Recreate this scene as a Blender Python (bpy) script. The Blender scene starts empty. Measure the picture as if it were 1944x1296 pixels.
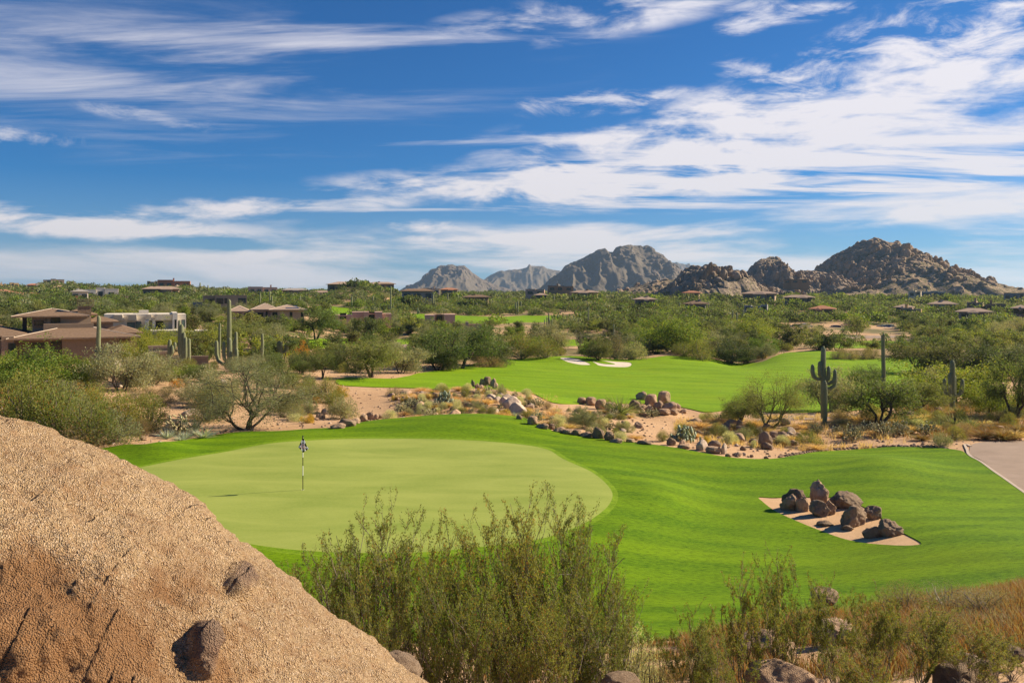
import bpy, math, random
import numpy as np
from mathutils import Vector, Matrix, geometry
R = math.radians
SC = bpy.context.scene
COL = SC.collection
F = 1620.0; CU = 972.0; HV = 560.0; CAMZ = 8.0     # focal length (photo pixels), principal column, horizon row, eye height
rng = np.random.RandomState(7)

# ------------------------------------------------------------------ noise
_p = np.random.RandomState(11).permutation(256)
PERM = np.concatenate([_p, _p, _p])
_g = np.random.RandomState(5).normal(size=(256, 3)); GRAD = _g / np.linalg.norm(_g, axis=1)[:, None]
def perlin(p):
    p = np.asarray(p, float); i = np.floor(p).astype(int); f = p - i
    w = f * f * f * (f * (f * 6 - 15) + 10); i &= 255
    out = 0
    for dx in (0, 1):
        for dy in (0, 1):
            for dz in (0, 1):
                h = PERM[PERM[PERM[(i[:, 0] + dx) & 255] + ((i[:, 1] + dy) & 255)] + ((i[:, 2] + dz) & 255)]
                g = GRAD[h]
                d = g[:, 0] * (f[:, 0] - dx) + g[:, 1] * (f[:, 1] - dy) + g[:, 2] * (f[:, 2] - dz)
                wx = w[:, 0] if dx else 1 - w[:, 0]; wy = w[:, 1] if dy else 1 - w[:, 1]; wz = w[:, 2] if dz else 1 - w[:, 2]
                out = out + d * wx * wy * wz
    return out * 1.5
def fbm(p, o=4, s=1.0, seed=0.0):
    p = np.asarray(p, float) * s + seed; a = 1.0; t = 0; n = 0
    for k in range(o):
        t = t + a * perlin(p + k * 17.3); n += a; p = p * 2.03; a *= 0.5
    return t / n
def voro(p, seed=0):
    """F1 distance, and a random number of the nearest cell"""
    p = np.asarray(p, float); c = np.floor(p).astype(int)
    best = np.full(len(p), 9.0); rid = np.zeros(len(p))
    for dx in (-1, 0, 1):
        for dy in (-1, 0, 1):
            for dz in (-1, 0, 1):
                q = c + (dx, dy, dz)
                h = PERM[PERM[PERM[(q[:, 0] + seed) & 255] + (q[:, 1] & 255)] + (q[:, 2] & 255)]
                o = np.stack([PERM[h], PERM[h + 1], PERM[h + 2]], 1) / 255.0
                d = np.linalg.norm(q + o - p, axis=1); m = d < best
                best = np.where(m, d, best); rid = np.where(m, h / 255.0, rid)
    return best, rid
def smooth(a, b, x):
    t = np.clip((x - a) / (b - a), 0, 1); return t * t * (3 - 2 * t)

# ------------------------------------------------------------------ meshes
def mesh_np(name, V, faces, mats=(), smooth_=False, mi=None, attrs=None):
    """faces: (N,3) or (N,4) array, or list of such arrays"""
    V = np.asarray(V, np.float32)
    if not isinstance(faces, (list, tuple)): faces = [faces]
    faces = [np.asarray(f, np.int32) for f in faces if len(f)]
    me = bpy.data.meshes.new(name)
    me.vertices.add(len(V)); me.vertices.foreach_set('co', V.ravel())
    nl = sum(f.size for f in faces); nf = sum(len(f) for f in faces)
    me.loops.add(nl); me.loops.foreach_set('vertex_index', np.concatenate([f.ravel() for f in faces]))
    me.polygons.add(nf)
    tot = np.concatenate([np.full(len(f), f.shape[1], np.int32) for f in faces])
    st = np.concatenate([[0], np.cumsum(tot)[:-1]]).astype(np.int32)
    me.polygons.foreach_set('loop_start', st); me.polygons.foreach_set('loop_total', tot)
    me.polygons.foreach_set('use_smooth', np.full(nf, bool(smooth_)))
    for m in mats: me.materials.append(m)
    if mi is not None: me.polygons.foreach_set('material_index', np.asarray(mi, np.int32))
    for k, a in (attrs or {}).items():
        at = me.attributes.new(k, 'FLOAT', 'POINT'); at.data.foreach_set('value', np.asarray(a, np.float32))
    me.update(calc_edges=True); me.validate()
    return me
def link(name, me, parent=None, loc=None, rz=0.0, sc=None):
    o = bpy.data.objects.new(name, me); COL.objects.link(o)
    if parent is not None: o.parent = parent
    if loc is not None: o.location = loc
    if rz: o.rotation_euler = (0, 0, rz)
    if sc is not None: o.scale = sc if hasattr(sc, '__len__') else (sc, sc, sc)
    return o
def tag(o, label=None, cat=None, group=None, kind=None):
    if label: o['label'] = label
    if cat: o['category'] = cat
    if group: o['group'] = group
    if kind: o['kind'] = kind
    return o
def empty(name, loc=(0, 0, 0), rz=0.0, sc=1.0):
    o = bpy.data.objects.new(name, None); COL.objects.link(o)
    o.location = loc; o.rotation_euler = (0, 0, rz); o.scale = (sc, sc, sc) if not hasattr(sc, '__len__') else sc
    o.empty_display_size = 0.3
    return o
class MB:
    """collects boxes, bars and prisms into one mesh"""
    def __init__(s): s.v = []; s.q = []; s.t = []; s.n = 0
    def add(s, V, Q=(), T=()):
        s.v.append(np.asarray(V, float).reshape(-1, 3)); k = s.n; s.n += len(s.v[-1])
        for f in Q: s.q.append([i + k for i in f])
        for f in T: s.t.append([i + k for i in f])
    def box(s, x0, x1, y0, y1, z0, z1):
        s.add([(x0, y0, z0), (x1, y0, z0), (x1, y1, z0), (x0, y1, z0), (x0, y0, z1), (x1, y0, z1), (x1, y1, z1), (x0, y1, z1)],
              [(0, 3, 2, 1), (4, 5, 6, 7), (0, 1, 5, 4), (1, 2, 6, 5), (2, 3, 7, 6), (3, 0, 4, 7)])
        return s
    def prism(s, poly, z0, z1):
        """vertical prism over a convex (x,y) polygon; z1 may be a list"""
        n = len(poly); z1 = [z1] * n if not hasattr(z1, '__len__') else z1
        V = [(x, y, z0) for x, y in poly] + [(x, y, z) for (x, y), z in zip(poly, z1)]
        s.add(V, [(i, (i + 1) % n, n + (i + 1) % n, n + i) for i in range(n)], [(n, n + i, n + i + 1) for i in range(1, n - 1)] + [(0, i + 1, i) for i in range(1, n - 1)])
        return s
    def hip(s, x0, x1, y0, y1, z0, h, t=0.18):
        """hipped roof slab with eave thickness t"""
        w = x1 - x0; d = y1 - y0; r = min(w, d) / 2
        a, b = ((x0 + r, (y0 + y1) / 2), (x1 - r, (y0 + y1) / 2)) if w >= d else (((x0 + x1) / 2, y0 + r), ((x0 + x1) / 2, y1 - r))
        V = [(x0, y0, z0), (x1, y0, z0), (x1, y1, z0), (x0, y1, z0), (x0, y0, z0 + t), (x1, y0, z0 + t), (x1, y1, z0 + t), (x0, y1, z0 + t), (a[0], a[1], z0 + t + h), (b[0], b[1], z0 + t + h)]
        Q = [(0, 3, 2, 1), (0, 1, 5, 4), (1, 2, 6, 5), (2, 3, 7, 6), (3, 0, 4, 7)]
        if w >= d: s.add(V, Q + [(4, 5, 9, 8), (6, 7, 8, 9)], [(5, 6, 9), (7, 4, 8)])
        else: s.add(V, Q + [(5, 6, 9, 8), (7, 4, 8, 9)], [(4, 5, 8), (6, 7, 9)])
        return s
    def build(s, name, mat, parent=None, smooth_=False):
        V = np.concatenate(s.v); fs = []
        if s.q: fs.append(np.array(s.q))
        if s.t: fs.append(np.array(s.t))
        return link(name, mesh_np(name, V, fs, [mat], smooth_), parent)
def tube(path, rad, n=8, caps=True, ribs=0, ribd=0.0):
    """V, quads of a tube along a path; ribs modulate the radius"""
    P = np.asarray(path, float); rad = np.broadcast_to(np.asarray(rad, float), (len(P),))
    T = np.gradient(P, axis=0); T /= np.linalg.norm(T, axis=1)[:, None] + 1e-9
    up = np.array([0, 1.0, 0]) if abs(T[0][2]) > 0.7 else np.array([0, 0, 1.0])
    N = np.cross(T[0], up); N /= np.linalg.norm(N)
    a = np.arange(n) * 2 * math.pi / n
    rm = 1 + ribd * np.abs(np.cos(a * ribs / 2)) - ribd if ribs else np.ones(n)
    V = []
    for k in range(len(P)):
        N = N - T[k] * N.dot(T[k]); N /= np.linalg.norm(N) + 1e-9; B = np.cross(T[k], N)
        V.append(P[k] + rad[k] * rm[:, None] * (np.cos(a)[:, None] * N + np.sin(a)[:, None] * B))
    V = np.concatenate(V); Q = []
    for k in range(len(P) - 1):
        for i in range(n):
            j = (i + 1) % n; Q.append((k * n + i, k * n + j, (k + 1) * n + j, (k + 1) * n + i))
    return V, np.array(Q)

# ------------------------------------------------------------------ materials
def newmat(name):
    m = bpy.data.materials.new(name); m.use_nodes = True; m.node_tree.nodes.clear(); return m, NT(m.node_tree)
class NT:
    def __init__(s, t): s.t = t; s.n = t.nodes; s.l = t.links
    def node(s, ty, **k):
        n = s.n.new(ty)
        for a, b in k.items(): setattr(n, a, b)
        return n
    def put(s, sock, v):
        if isinstance(v, bpy.types.NodeSocket): s.l.new(v, sock)
        elif hasattr(sock, 'default_value'):
            if hasattr(v, '__len__') and len(v) == 3 and hasattr(sock.default_value, '__len__') and len(sock.default_value) == 4: v = (*v, 1)
            sock.default_value = v
    def math(s, op, a, b=0.0, c=None, clamp=False):
        n = s.node('ShaderNodeMath', operation=op, use_clamp=clamp); s.put(n.inputs[0], a); s.put(n.inputs[1], b)
        if c is not None: s.put(n.inputs[2], c)
        return n.outputs[0]
    def mix(s, f, a, b, op='MIX'):
        n = s.node('ShaderNodeMix', data_type='RGBA', blend_type=op, clamp_factor=True)
        s.put(n.inputs[0], f); s.put(n.inputs[6], a); s.put(n.inputs[7], b); return n.outputs[2]
    def noise(s, vec, scale, detail=3, rough=0.55, dist=0.0, col=False):
        n = s.node('ShaderNodeTexNoise'); s.put(n.inputs['Vector'], vec); n.inputs['Scale'].default_value = scale
        n.inputs['Detail'].default_value = detail; n.inputs['Roughness'].default_value = rough; n.inputs['Distortion'].default_value = dist
        return n.outputs['Color' if col else 'Fac']
    def voronoi(s, vec, scale, feature='F1', out='Distance'):
        n = s.node('ShaderNodeTexVoronoi', feature=feature); s.put(n.inputs['Vector'], vec); n.inputs['Scale'].default_value = scale; return n.outputs[out]
    def ramp(s, f, stops):
        n = s.node('ShaderNodeValToRGB'); e = n.color_ramp.elements
        while len(e) < len(stops): e.new(0.5)
        for k, (p, c) in enumerate(stops):
            e[k].position = p; e[k].color = (*c, 1) if hasattr(c, '__len__') else (c, c, c, 1)
        s.put(n.inputs[0], f); return n.outputs[0]
    def mapr(s, v, a, b, c=0.0, d=1.0):
        n = s.node('ShaderNodeMapRange'); s.put(n.inputs[0], v)
        for k, x in zip((1, 2, 3, 4), (a, b, c, d)): n.inputs[k].default_value = x
        return n.outputs[0]
    def mapping(s, vec, scale=(1, 1, 1), rot=(0, 0, 0), loc=(0, 0, 0)):
        n = s.node('ShaderNodeMapping'); s.put(n.inputs[0], vec); n.inputs['Scale'].default_value = scale; n.inputs['Rotation'].default_value = rot; n.inputs['Location'].default_value = loc; return n.outputs[0]
    def bump(s, h, dist, strength=1.0, normal=None):
        n = s.node('ShaderNodeBump'); n.inputs['Strength'].default_value = strength; n.inputs['Distance'].default_value = dist; s.put(n.inputs['Height'], h)
        if normal is not None: s.put(n.inputs['Normal'], normal)
        return n.outputs[0]
    def coord(s, k='Object'): return s.node('ShaderNodeTexCoord').outputs[k]
    def pos(s): return s.node('ShaderNodeNewGeometry').outputs['Position']
    def attr(s, nm): return s.node('ShaderNodeAttribute', attribute_name=nm).outputs['Fac']
    def orand(s): return s.node('ShaderNodeObjectInfo').outputs['Random']
    def principled(s, color, rough=0.8, normal=None, spec=0.3, metal=0.0, out=True):
        n = s.node('ShaderNodeBsdfPrincipled'); s.put(n.inputs['Base Color'], color); s.put(n.inputs['Roughness'], rough)
        n.inputs['Specular IOR Level'].default_value = spec; n.inputs['Metallic'].default_value = metal
        if normal is not None: s.put(n.inputs['Normal'], normal)
        if out: s.out(n.outputs[0])
        return n.outputs[0]
    def out(s, sh):
        o = s.node('ShaderNodeOutputMaterial'); s.l.new(sh, o.inputs['Surface'])
def scale_col(c, k): return tuple(x * k for x in c)

# ------------------------------------------------------------------ terrain height
COLS = np.array([-1400, -400, 0, 200, 450, 700, 880, 1100, 1330, 1500, 1700, 1944, 2300, 3300], float)
ROWS = {
 1.2:  [6.3] * 12,
 6:    [5.6, 5.0, 4.7, 4.4, 4.3, 4.3, 4.3, 4.3, 4.4, 4.5, 4.6, 4.8],
 12:   [3.2, 2.9, 2.7, 2.5, 2.4, 2.4, 2.4, 2.5, 2.6, 2.9, 3.2, 3.6],
 17.5: [1.5, 1.3, 1.2, 1.0, .9, .8, .8, .95, 1.2, 1.5, 1.9, 2.3],
 22:   [.6, .4, .2, 0, 0, 0, -.1, -.1, 0, .2, .55, .9],
 26.5: [.3, .1, 0, 0, -.05, -.1, -.3, -.5, -.4, -.2, .05, .3],
 35:   [.2, .1, 0, 0, 0, 0, -.1, -.7, -.75, -.6, -.4, -.2],
 46:   [.3, .1, 0, 0, 0, .05, -.1, -.6, -1.0, -.9, -.9, -.9],
 53:   [-.3, -.2, -.3, -.34, .05, .7, -.3, -1.3, -1.5, -1.2, -1.0, -1.0],
 60:   [-.4, -.3, -.3, -.7, -.9, -.5, -.9, -1.6, -1.3, -1.2, -1.2, -1.2],
 68:   [-.4, -.2, -.1, -.6, -1.3, -.1, -1.1, -1.9, -1.6, -1.5, -1.5, -1.5],
 74:   [-.3, -.1, 0, -.5, -1.4, .1, -1.2, -2.0, -2.0, -1.9, -1.8, -1.8],
 82:   [-.2, 0, .1, -.5, -1.5, -1.5, -1.7, -2.2, -2.3, -2.2, -2.1, -2.1],
 92:   [0, 0, 0, -.4, -1.2, -1.6, -2.0, -2.4, -2.6, -2.6, -2.5, -2.5],
 112:  [-1, -1, -1, -.8, -1.5, -1.75, -2.4, -2.8, -2.9, -2.8, -2.8, -2.8],
 150:  [-1, -1, -.8, .2, -1.8, -2.2, -2.8, -2.8, -2.2, -2.8, -2.8, -2.8],
 200:  [.5, .5, .8, 1.9, -1.7, -2.4, -3, -3, -2.8, -3, -3, -3],
 300:  [3.5, 3, 3, 4, .2, -.5, -.8, -.8, -1, -1, -1, -1],
 450:  [6, 5.5, 5.5, 5, 2.5, 2.2, 2.2, 2.2, 2, 2, 1.8, 1.5],
 700:  [12, 12, 12, 8, 6, 5, 5, 5, 4.5, 4, 4, 3],
 1000: [14, 14, 13, 12, 10, 8, 8, 7, 6, 5, 4, 3],
 1400: [14, 14, 14, 14, 12, 10, 9, 8, 6, 4, 4, 3],
 2500: [8] * 12, 9000: [8] * 12}
RL = np.log(np.array(sorted(ROWS))); TAB = np.array([[r[0]] + list(r) + [r[-1]] for r in (ROWS[k] for k in sorted(ROWS))])
def _slopes(x, Y):
    h = np.diff(x); d = np.diff(Y, axis=0) / h.reshape(-1, *([1] * (Y.ndim - 1)))
    m = np.zeros_like(Y); m[0] = d[0]; m[-1] = d[-1]
    a, b = d[:-1], d[1:]; m[1:-1] = np.where(a * b > 0, 2 * a * b / (a + b + 1e-12 * np.sign(a + b + 1e-15)), 0.0)
    return m
# resample the table on a fine regular grid: monotone cubic along depth, then across columns, then blur a little
FL = np.linspace(RL[0], RL[-1], 900); FU = np.linspace(COLS[0], COLS[-1], 470)
def _pchip(x, Y, xs):
    m = _slopes(x, Y); k = np.clip(np.searchsorted(x, xs) - 1, 0, len(x) - 2); h = x[k + 1] - x[k]; t = (xs - x[k]) / h
    sh = (-1,) + (1,) * (Y.ndim - 1); t = t.reshape(sh); h = h.reshape(sh)
    return (2*t**3-3*t**2+1)*Y[k] + (t**3-2*t**2+t)*h*m[k] + (-2*t**3+3*t**2)*Y[k+1] + (t**3-t**2)*h*m[k+1]
HT = _pchip(RL, TAB, FL); HT = _pchip(COLS, HT.T.copy(), FU).T.copy()
def _blur(A, n, ax):
    k = np.ones(n) / n; pad = [(0, 0), (0, 0)]; pad[ax] = (n // 2, n // 2)
    return np.apply_along_axis(lambda r: np.convolve(r, k, 'valid'), ax, np.pad(A, pad, 'edge'))
for _ in range(2): HT = _blur(_blur(HT, 5, 0), 9, 1)
BUMPS = [(1410, 146, -1.5, 55, .10), (1270, 150, .6, 50, .12), (1570, 150, .35, 50, .1), (700, 520, 8.0, 60, .16), (640, 500, 4, 50, .12), (330, 690, 5.0, 45, .10), (110, 700, 4, 50, .1),
         (1195, 69, .5, 26, .035), (1262, 69, .6, 30, .04), (560, 47, .15, 90, .06), (300, 44, .35, 60, .05), (1000, 26, .15, 120, .06), (1250, 36, .3, 70, .08), (1680, 42, .45, 100, .09), (1600, 30, -.25, 130, .1), (760, 95, .3, 80, .05), (1090, 140, .5, 60, .06), (1480, 62, .25, 50, .04)]
def ground(x, y, fine=True):
    x = np.atleast_1d(np.asarray(x, float)); y = np.maximum(np.atleast_1d(np.asarray(y, float)), 1.21)
    u = np.clip(CU + F * x / y, COLS[0], COLS[-1] - 1e-3); l = np.clip(np.log(y), RL[0], RL[-1] - 1e-6)
    fu = (u - FU[0]) / (FU[1] - FU[0]); fl = (l - FL[0]) / (FL[1] - FL[0])
    iu = np.clip(fu.astype(int), 0, len(FU) - 2); il = np.clip(fl.astype(int), 0, len(FL) - 2); a = fu - iu; b = fl - il
    z = HT[il, iu]*(1-a)*(1-b) + HT[il, iu+1]*a*(1-b) + HT[il+1, iu]*(1-a)*b + HT[il+1, iu+1]*a*b
    for bu, bd, am, su, sl in BUMPS: z = z + am * np.exp(-((u - bu) / su) ** 2 - ((l - math.log(bd)) / sl) ** 2)
    gr = np.exp(-(((u - 700) / 520) ** 2 + ((l - 3.57) / .34) ** 2) ** 2)
    nr = smooth(2.95, 3.15, l) * smooth(4.1, 3.9, l) * (1 - gr)
    if fine:
        if nr.max() > .01: z = z + nr * .48 * fbm(np.stack([x, y * .8, 0 * x], 1), 2, .085, 21.)
        q = np.stack([x, y, np.zeros_like(x)], 1)
        z = z + fbm(q, 2, 0.11, 3.1) * 0.10 * np.clip(y / 40, .5, 3) + fbm(q, 3, 0.02, 8.0) * np.clip((y - 90) / 100, 0, 4) * 0.8
    return z
def at_d(u, d):
    x = (u - CU) * d / F; return Vector((x, d, float(ground(x, d)[0])))
_LC = np.exp(np.linspace(math.log(3), math.log(2400), 460)); _LD = np.exp(np.linspace(math.log(3), math.log(2400), 1400))
def at_v(u, v, dmin=3.0):
    """the first ground point met by the ray through photo pixel (u, v)"""
    d = _LC[_LC >= dmin]; x = (u - CU) * d / F; z = ground(x, d); vv = HV + F * (CAMZ - z) / d
    k = int(np.argmax(vv <= v))
    if k > 0: d = np.linspace(d[k - 1], d[k], 12); x = (u - CU) * d / F; vv = HV + F * (CAMZ - ground(x, d)) / d; k = int(np.argmax(vv <= v))
    if vv[k] > v: k = len(d) - 1
    dd = d[k]
    if k > 0 and vv[k - 1] > v and vv[k] <= v: t = (vv[k-1] - v) / (vv[k-1] - vv[k] + 1e-9); dd = d[k-1] + t * (d[k] - d[k-1])
    return at_d(u, dd)
def proj(p): return CU + F * p[0] / p[1], HV + F * (CAMZ - p[2]) / p[1]
# ------------------------------------------------------------------ surface materials of the ground
def mat_turf(name, dark, light, stripe, scale):
    m, t = newmat(name); P = t.coord('Object'); sp_ = t.node('ShaderNodeSeparateXYZ'); t.put(sp_.inputs[0], P); sx, sy = sp_.outputs[0], sp_.outputs[1]
    w = t.noise(t.mapping(P, (0.10 * scale, 0.45 * scale, 0.3), (0, 0, R(-12))), 1.0, 3, .5, 1.2)
    band = t.mapr(w, .36, .64)
    fine = t.noise(t.mapping(P, (3.0, 9.0, 3.0), (0, 0, R(-20))), 1.6, 5, .75)
    blot = t.noise(P, 0.12, 4, .6)
    mow = t.math('SINE', t.math('ADD', t.math('MULTIPLY', t.math('ADD', t.math('MULTIPLY', sy, 1.0), t.math('MULTIPLY', sx, .22)), 2.6 * scale), t.math('MULTIPLY', t.noise(P, .06, 2, .5), 14.0)))
    band = t.math('ADD', t.math('MULTIPLY', band, .6), t.mapr(mow, -.4, .4, 0, .4)); c = t.mix(t.math('MULTIPLY', band, stripe), dark, light)
    c = t.mix(t.mapr(t.noise(t.mapping(P, (.25, .8, .3), (0, 0, R(-16))), 1.0, 4, .6, .8), .52, .72, 0, .45), c, scale_col(dark, .62))
    c = t.mix(t.mapr(fine, .35, .7, 0, .6), c, scale_col(light, 1.5), 'MIX')
    c = t.mix(t.mapr(fine, .5, .3, 0, .7), c, scale_col(dark, .45), 'MIX')
    c = t.mix(t.mapr(blot, .5, .75, 0, .4), c, (light[0] * 1.35, light[1] * 1.05, light[2]), 'MIX')
    nb = t.bump(fine, 0.035, .7)
    t.principled(c, .85, nb, .08); return m
M = {}
M['rough'] = mat_turf('turf', (.040, .110, .001), (.125, .22, .002), 1.0, 1.0)
M['fairway'] = mat_turf('fairway_turf', (.095, .195, .003), (.17, .285, .006), 1.0, .55)
def mat_green():
    m, t = newmat('putting_turf'); P = t.coord('Object')
    w = t.noise(t.mapping(P, (.16, .5, .3), (0, 0, R(8))), 1.0, 4, .6, .6)
    fine = t.noise(t.mapping(P, (4, 12, 4)), 2.0, 4, .7)
    c = t.mix(t.mapr(w, .3, .7), (.165, .235, .032), (.295, .345, .075))
    c = t.mix(t.mapr(fine, .3, .75, 0, .5), c, (.36, .41, .11))
    t.principled(c, .8, t.bump(fine, .01, .5), .1); return m
M['green'] = mat_green(); M['collar'] = mat_turf('collar_turf', (.10, .19, .003), (.16, .26, .012), 1.0, 1.4)
def mat_soil():
    m, t = newmat('desert_soil'); P = t.coord('Object')
    big = t.noise(P, .09, 5, .6); mid = t.noise(P, .9, 5, .65); fine = t.noise(P, 9, 4, .7); peb = t.voronoi(P, 5.0)
    c = t.mix(t.mapr(big, .35, .65), (.43, .27, .145), (.54, .36, .205))
    c = t.mix(t.mapr(mid, .45, .7, 0, .6), c, (.34, .20, .11))
    c = t.mix(t.mapr(fine, .3, .8, 0, .6), c, (.58, .40, .26))
    c = t.mix(t.mapr(peb, .16, .10, 0, .7), c, (.22, .16, .12))
    far = t.mapr(t.node('ShaderNodeSeparateXYZ').outputs[0], 0, 1)  # replaced below
    s = t.node('ShaderNodeSeparateXYZ'); t.put(s.inputs[0], P)
    veg = t.mapr(t.noise(P, .05, 5, .65), .42, .58)
    f = t.math('MULTIPLY', t.mapr(s.outputs[1], 90, 170), t.math('MULTIPLY', veg, .85))
    c = t.mix(f, c, (.10, .115, .045))
    h = t.math('ADD', t.math('MULTIPLY', fine, .5), mid)
    t.principled(c, .95, t.bump(h, .12, .8), .1); return m
M['soil'] = mat_soil()
def mat_sand(name, a, b, pb):
    m, t = newmat(name); P = t.coord('Object'); n = t.noise(P, 1.2, 5, .6); f = t.noise(P, 14, 3, .7)
    c = t.mix(t.mapr(n, .35, .65), a, b); c = t.mix(t.mapr(f, .55, .8, 0, pb), c, scale_col(a, .55))
    t.principled(c, .95, t.bump(t.math('ADD', f, n), .04, .6), .1); return m
M['sand_tan'] = mat_sand('decomposed_granite', (.52, .34, .19), (.62, .42, .25), .6)
M['sand_white'] = mat_sand('bunker_sand', (.62, .54, .44), (.70, .62, .52), .2)
def mat_path():
    m, t = newmat('path_concrete'); P = t.coord('Object'); n = t.noise(P, .8, 6, .65); f = t.noise(P, 18, 3, .7)
    c = t.mix(t.mapr(n, .3, .7), (.27, .20, .15), (.35, .265, .205)); c = t.mix(t.mapr(f, .4, .8, 0, .5), c, (.20, .16, .13))
    t.principled(c, .85, t.bump(f, .01, .6), .2); return m
M['path'] = mat_path()

# ------------------------------------------------------------------ ground, turf, green, sand, path: one conforming triangulation
def cr(pts, closed=True, seg=6):
    P = np.array(pts, float); n = len(P); o = []
    for i in range(n):
        p0, p1, p2, p3 = P[i - 1], P[i], P[(i + 1) % n], P[(i + 2) % n]
        for k in range(seg):
            t = k / seg; o.append(.5 * ((2*p1) + (-p0+p2)*t + (2*p0-5*p1+4*p2-p3)*t*t + (-p0+3*p1-3*p2+p3)*t**3))
    return np.array(o)
def reg(pts):
    """outline given as (photo u, photo v) or (u, 'd', distance) -> (u, ln d)"""
    out = []
    for p in pts:
        if len(p) == 3: out.append((p[0], math.log(p[2])))
        else: q = at_v(p[0], p[1], p[2] if len(p) > 2 else 12.0); out.append((p[0], math.log(q.y)))
    return cr(out)
D = 'd'
turf = reg([(-160, D, 33), (-60, D, 40), (60, D, 43.5), (160, 855), (200, 851), (240, 845), (285, 843), (340, 838), (400, 828), (470, 820), (560, 817), (640, 812), (700, D, 53.2), (780, D, 54.6), (880, D, 55.6), (950, D, 54.8),
            (1000, D, 53.5), (1050, 819), (1104, 828), (1176, 838), (1250, 846), (1321, 858), (1393, 870), (1464, 872), (1518, 864), (1571, 857), (1678, 850), (1768, 851), (1822, 856), (1838, 866), (1864, 879), (1900, 905), (1944, 936), (2040, 990), (2150, D, 27),
            (2130, D, 21.5), (2000, D, 20.8), (1900, D, 20.2), (1780, D, 19.6), (1660, D, 19.0), (1540, D, 18.5), (1420, D, 18.0), (1280, D, 17.6), (1100, D, 17.3), (900, D, 17.3), (700, D, 18), (500, D, 19.5), (300, D, 21.5), (60, D, 24)])
green = reg([(255, 893), (290, 884), (345, 873), (411, 862), (494, 846), (576, 838), (658, 834.5), (744, 834), (852, 835.5), (924, 839), (996, 846), (1040, 855), (1068, 872), (1122, 897), (1156, 926), (1162, 948), (1142, 974), (1095, 1002), (1000, 1030), (850, 1047), (700, 1052), (560, 1046), (450, 1030), (340, 1000), (262, 960), (225, 920)])
isl = reg([(1441, 945), (1470, 946), (1510, 944), (1550, 946), (1590, 947), (1636, 962), (1680, 990), (1716, 1014), (1748, 1032), (1735, 1037), (1696, 1037), (1625, 1030), (1571, 1014), (1518, 993), (1474, 973), (1447, 953)])
fair = reg([(638, 722), (646, 731), (680, 734), (740, 736), (800, D, 86), (880, D, 84), (950, D, 80), (1000, D, 76), (1050, 765), (1120, 767), (1180, D, 76), (1262, D, 77), (1310, 777), (1345, 783), (1400, D, 74), (1480, D, 71), (1560, D, 71), (1640, D, 74), (1750, D, 80), (1860, D, 95),
            (1860, D, 120), (1790, D, 142), (1740, 676.5), (1650, 679), (1600, 669), (1560, 667), (1500, 669), (1455, 684), (1410, 690), (1360, 683), (1290, 676), (1220, 681), (1165, 682), (1100, 676.5), (1030, 678), (960, 683), (900, 691), (850, 701), (800, 708), (755, 718), (700, 718.5), (660, 717)])
b1 = reg([(1064, 680), (1078, 679), (1100, 683), (1121, 692), (1106, 693), (1090, 690.5), (1074, 686)])
b2 = reg([(1125, 686), (1132, 691), (1142, 695), (1191, 697), (1197, 689), (1165, 686.5), (1140, 684.5), (1152, 687), (1168, 691.5), (1150, 691.5), (1136, 689)])
path = reg([(1840, 858), (1848, 843), (1890, 838), (1944, 836), (2100, 834), (2300, 834), (2500, 860), (2350, 930), (2200, 985), (2100, 1003), (2040, 988), (1946, 934), (1902, 903), (1867, 877), (1843, 864)])
path2 = reg([(1440, 796), (1500, 789.5), (1560, 787), (1640, 787), (1640, 793), (1560, 795), (1500, 798), (1440, 803)])
strips = [reg([(540, 652), (580, 645), (660, 642), (760, 644), (800, 649), (795, 656), (700, 656), (600, 662), (545, 660)]),
          reg([(575, 586), (600, 582), (650, 584), (690, 590), (650, 598), (590, 597)]),
          reg([(760, 598), (800, 596), (900, 600), (980, 600), (1070, 600), (1078, 608), (1000, 612), (900, 614), (800, 606)]),
          reg([(1020, 646), (1060, 644), (1110, 646), (1150, 650), (1110, 656), (1040, 657)]),
          reg([(1540, 652), (1580, 648), (1650, 647), (1730, 650), (1750, 656), (1690, 660), (1590, 661)]),
          reg([(575, D, 470), (600, D, 480), (630, D, 500), (650, D, 560), (640, D, 600), (600, D, 560)])]
path3 = reg([(730, 659), (780, 653), (800, 653), (805, 657), (770, 660), (740, 663)])
road = reg([(1560, 644), (1575, 640), (1600, 637), (1700, 637), (1700, 641), (1610, 642), (1590, 645), (1570, 648)])
collar = green.mean(0) + (green - green.mean(0)) * (1.025, 1.05)
REG = [('rough', turf), ('collar', collar), ('green', green), ('island', isl), ('fairway', fair), ('b1', b1), ('b2', b2), ('path', path), ('path2', path2), ('path3', path3), ('road', road)] + [('strip%d' % i, s) for i, s in enumerate(strips)]
PRI = ['island', 'b1', 'b2', 'green', 'collar', 'path', 'rough', 'path2', 'path3', 'road', 'fairway'] + ['strip%d' % i for i in range(len(strips))]
def inside(poly, u, l):
    x, y = poly[:, 0], poly[:, 1]; x2, y2 = np.roll(x, -1), np.roll(y, -1)
    u = np.atleast_1d(u)[:, None]; l = np.atleast_1d(l)[:, None]
    c = ((y > l) != (y2 > l)) & (u < (x2 - x) * (l - y) / (y2 - y + 1e-12) + x)
    return c.sum(1) % 2 == 1
TL0, TLS, TU0, TUS = math.log(10), .004, -400.0, 4.0; TM = np.zeros((1500, 850), bool)
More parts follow.
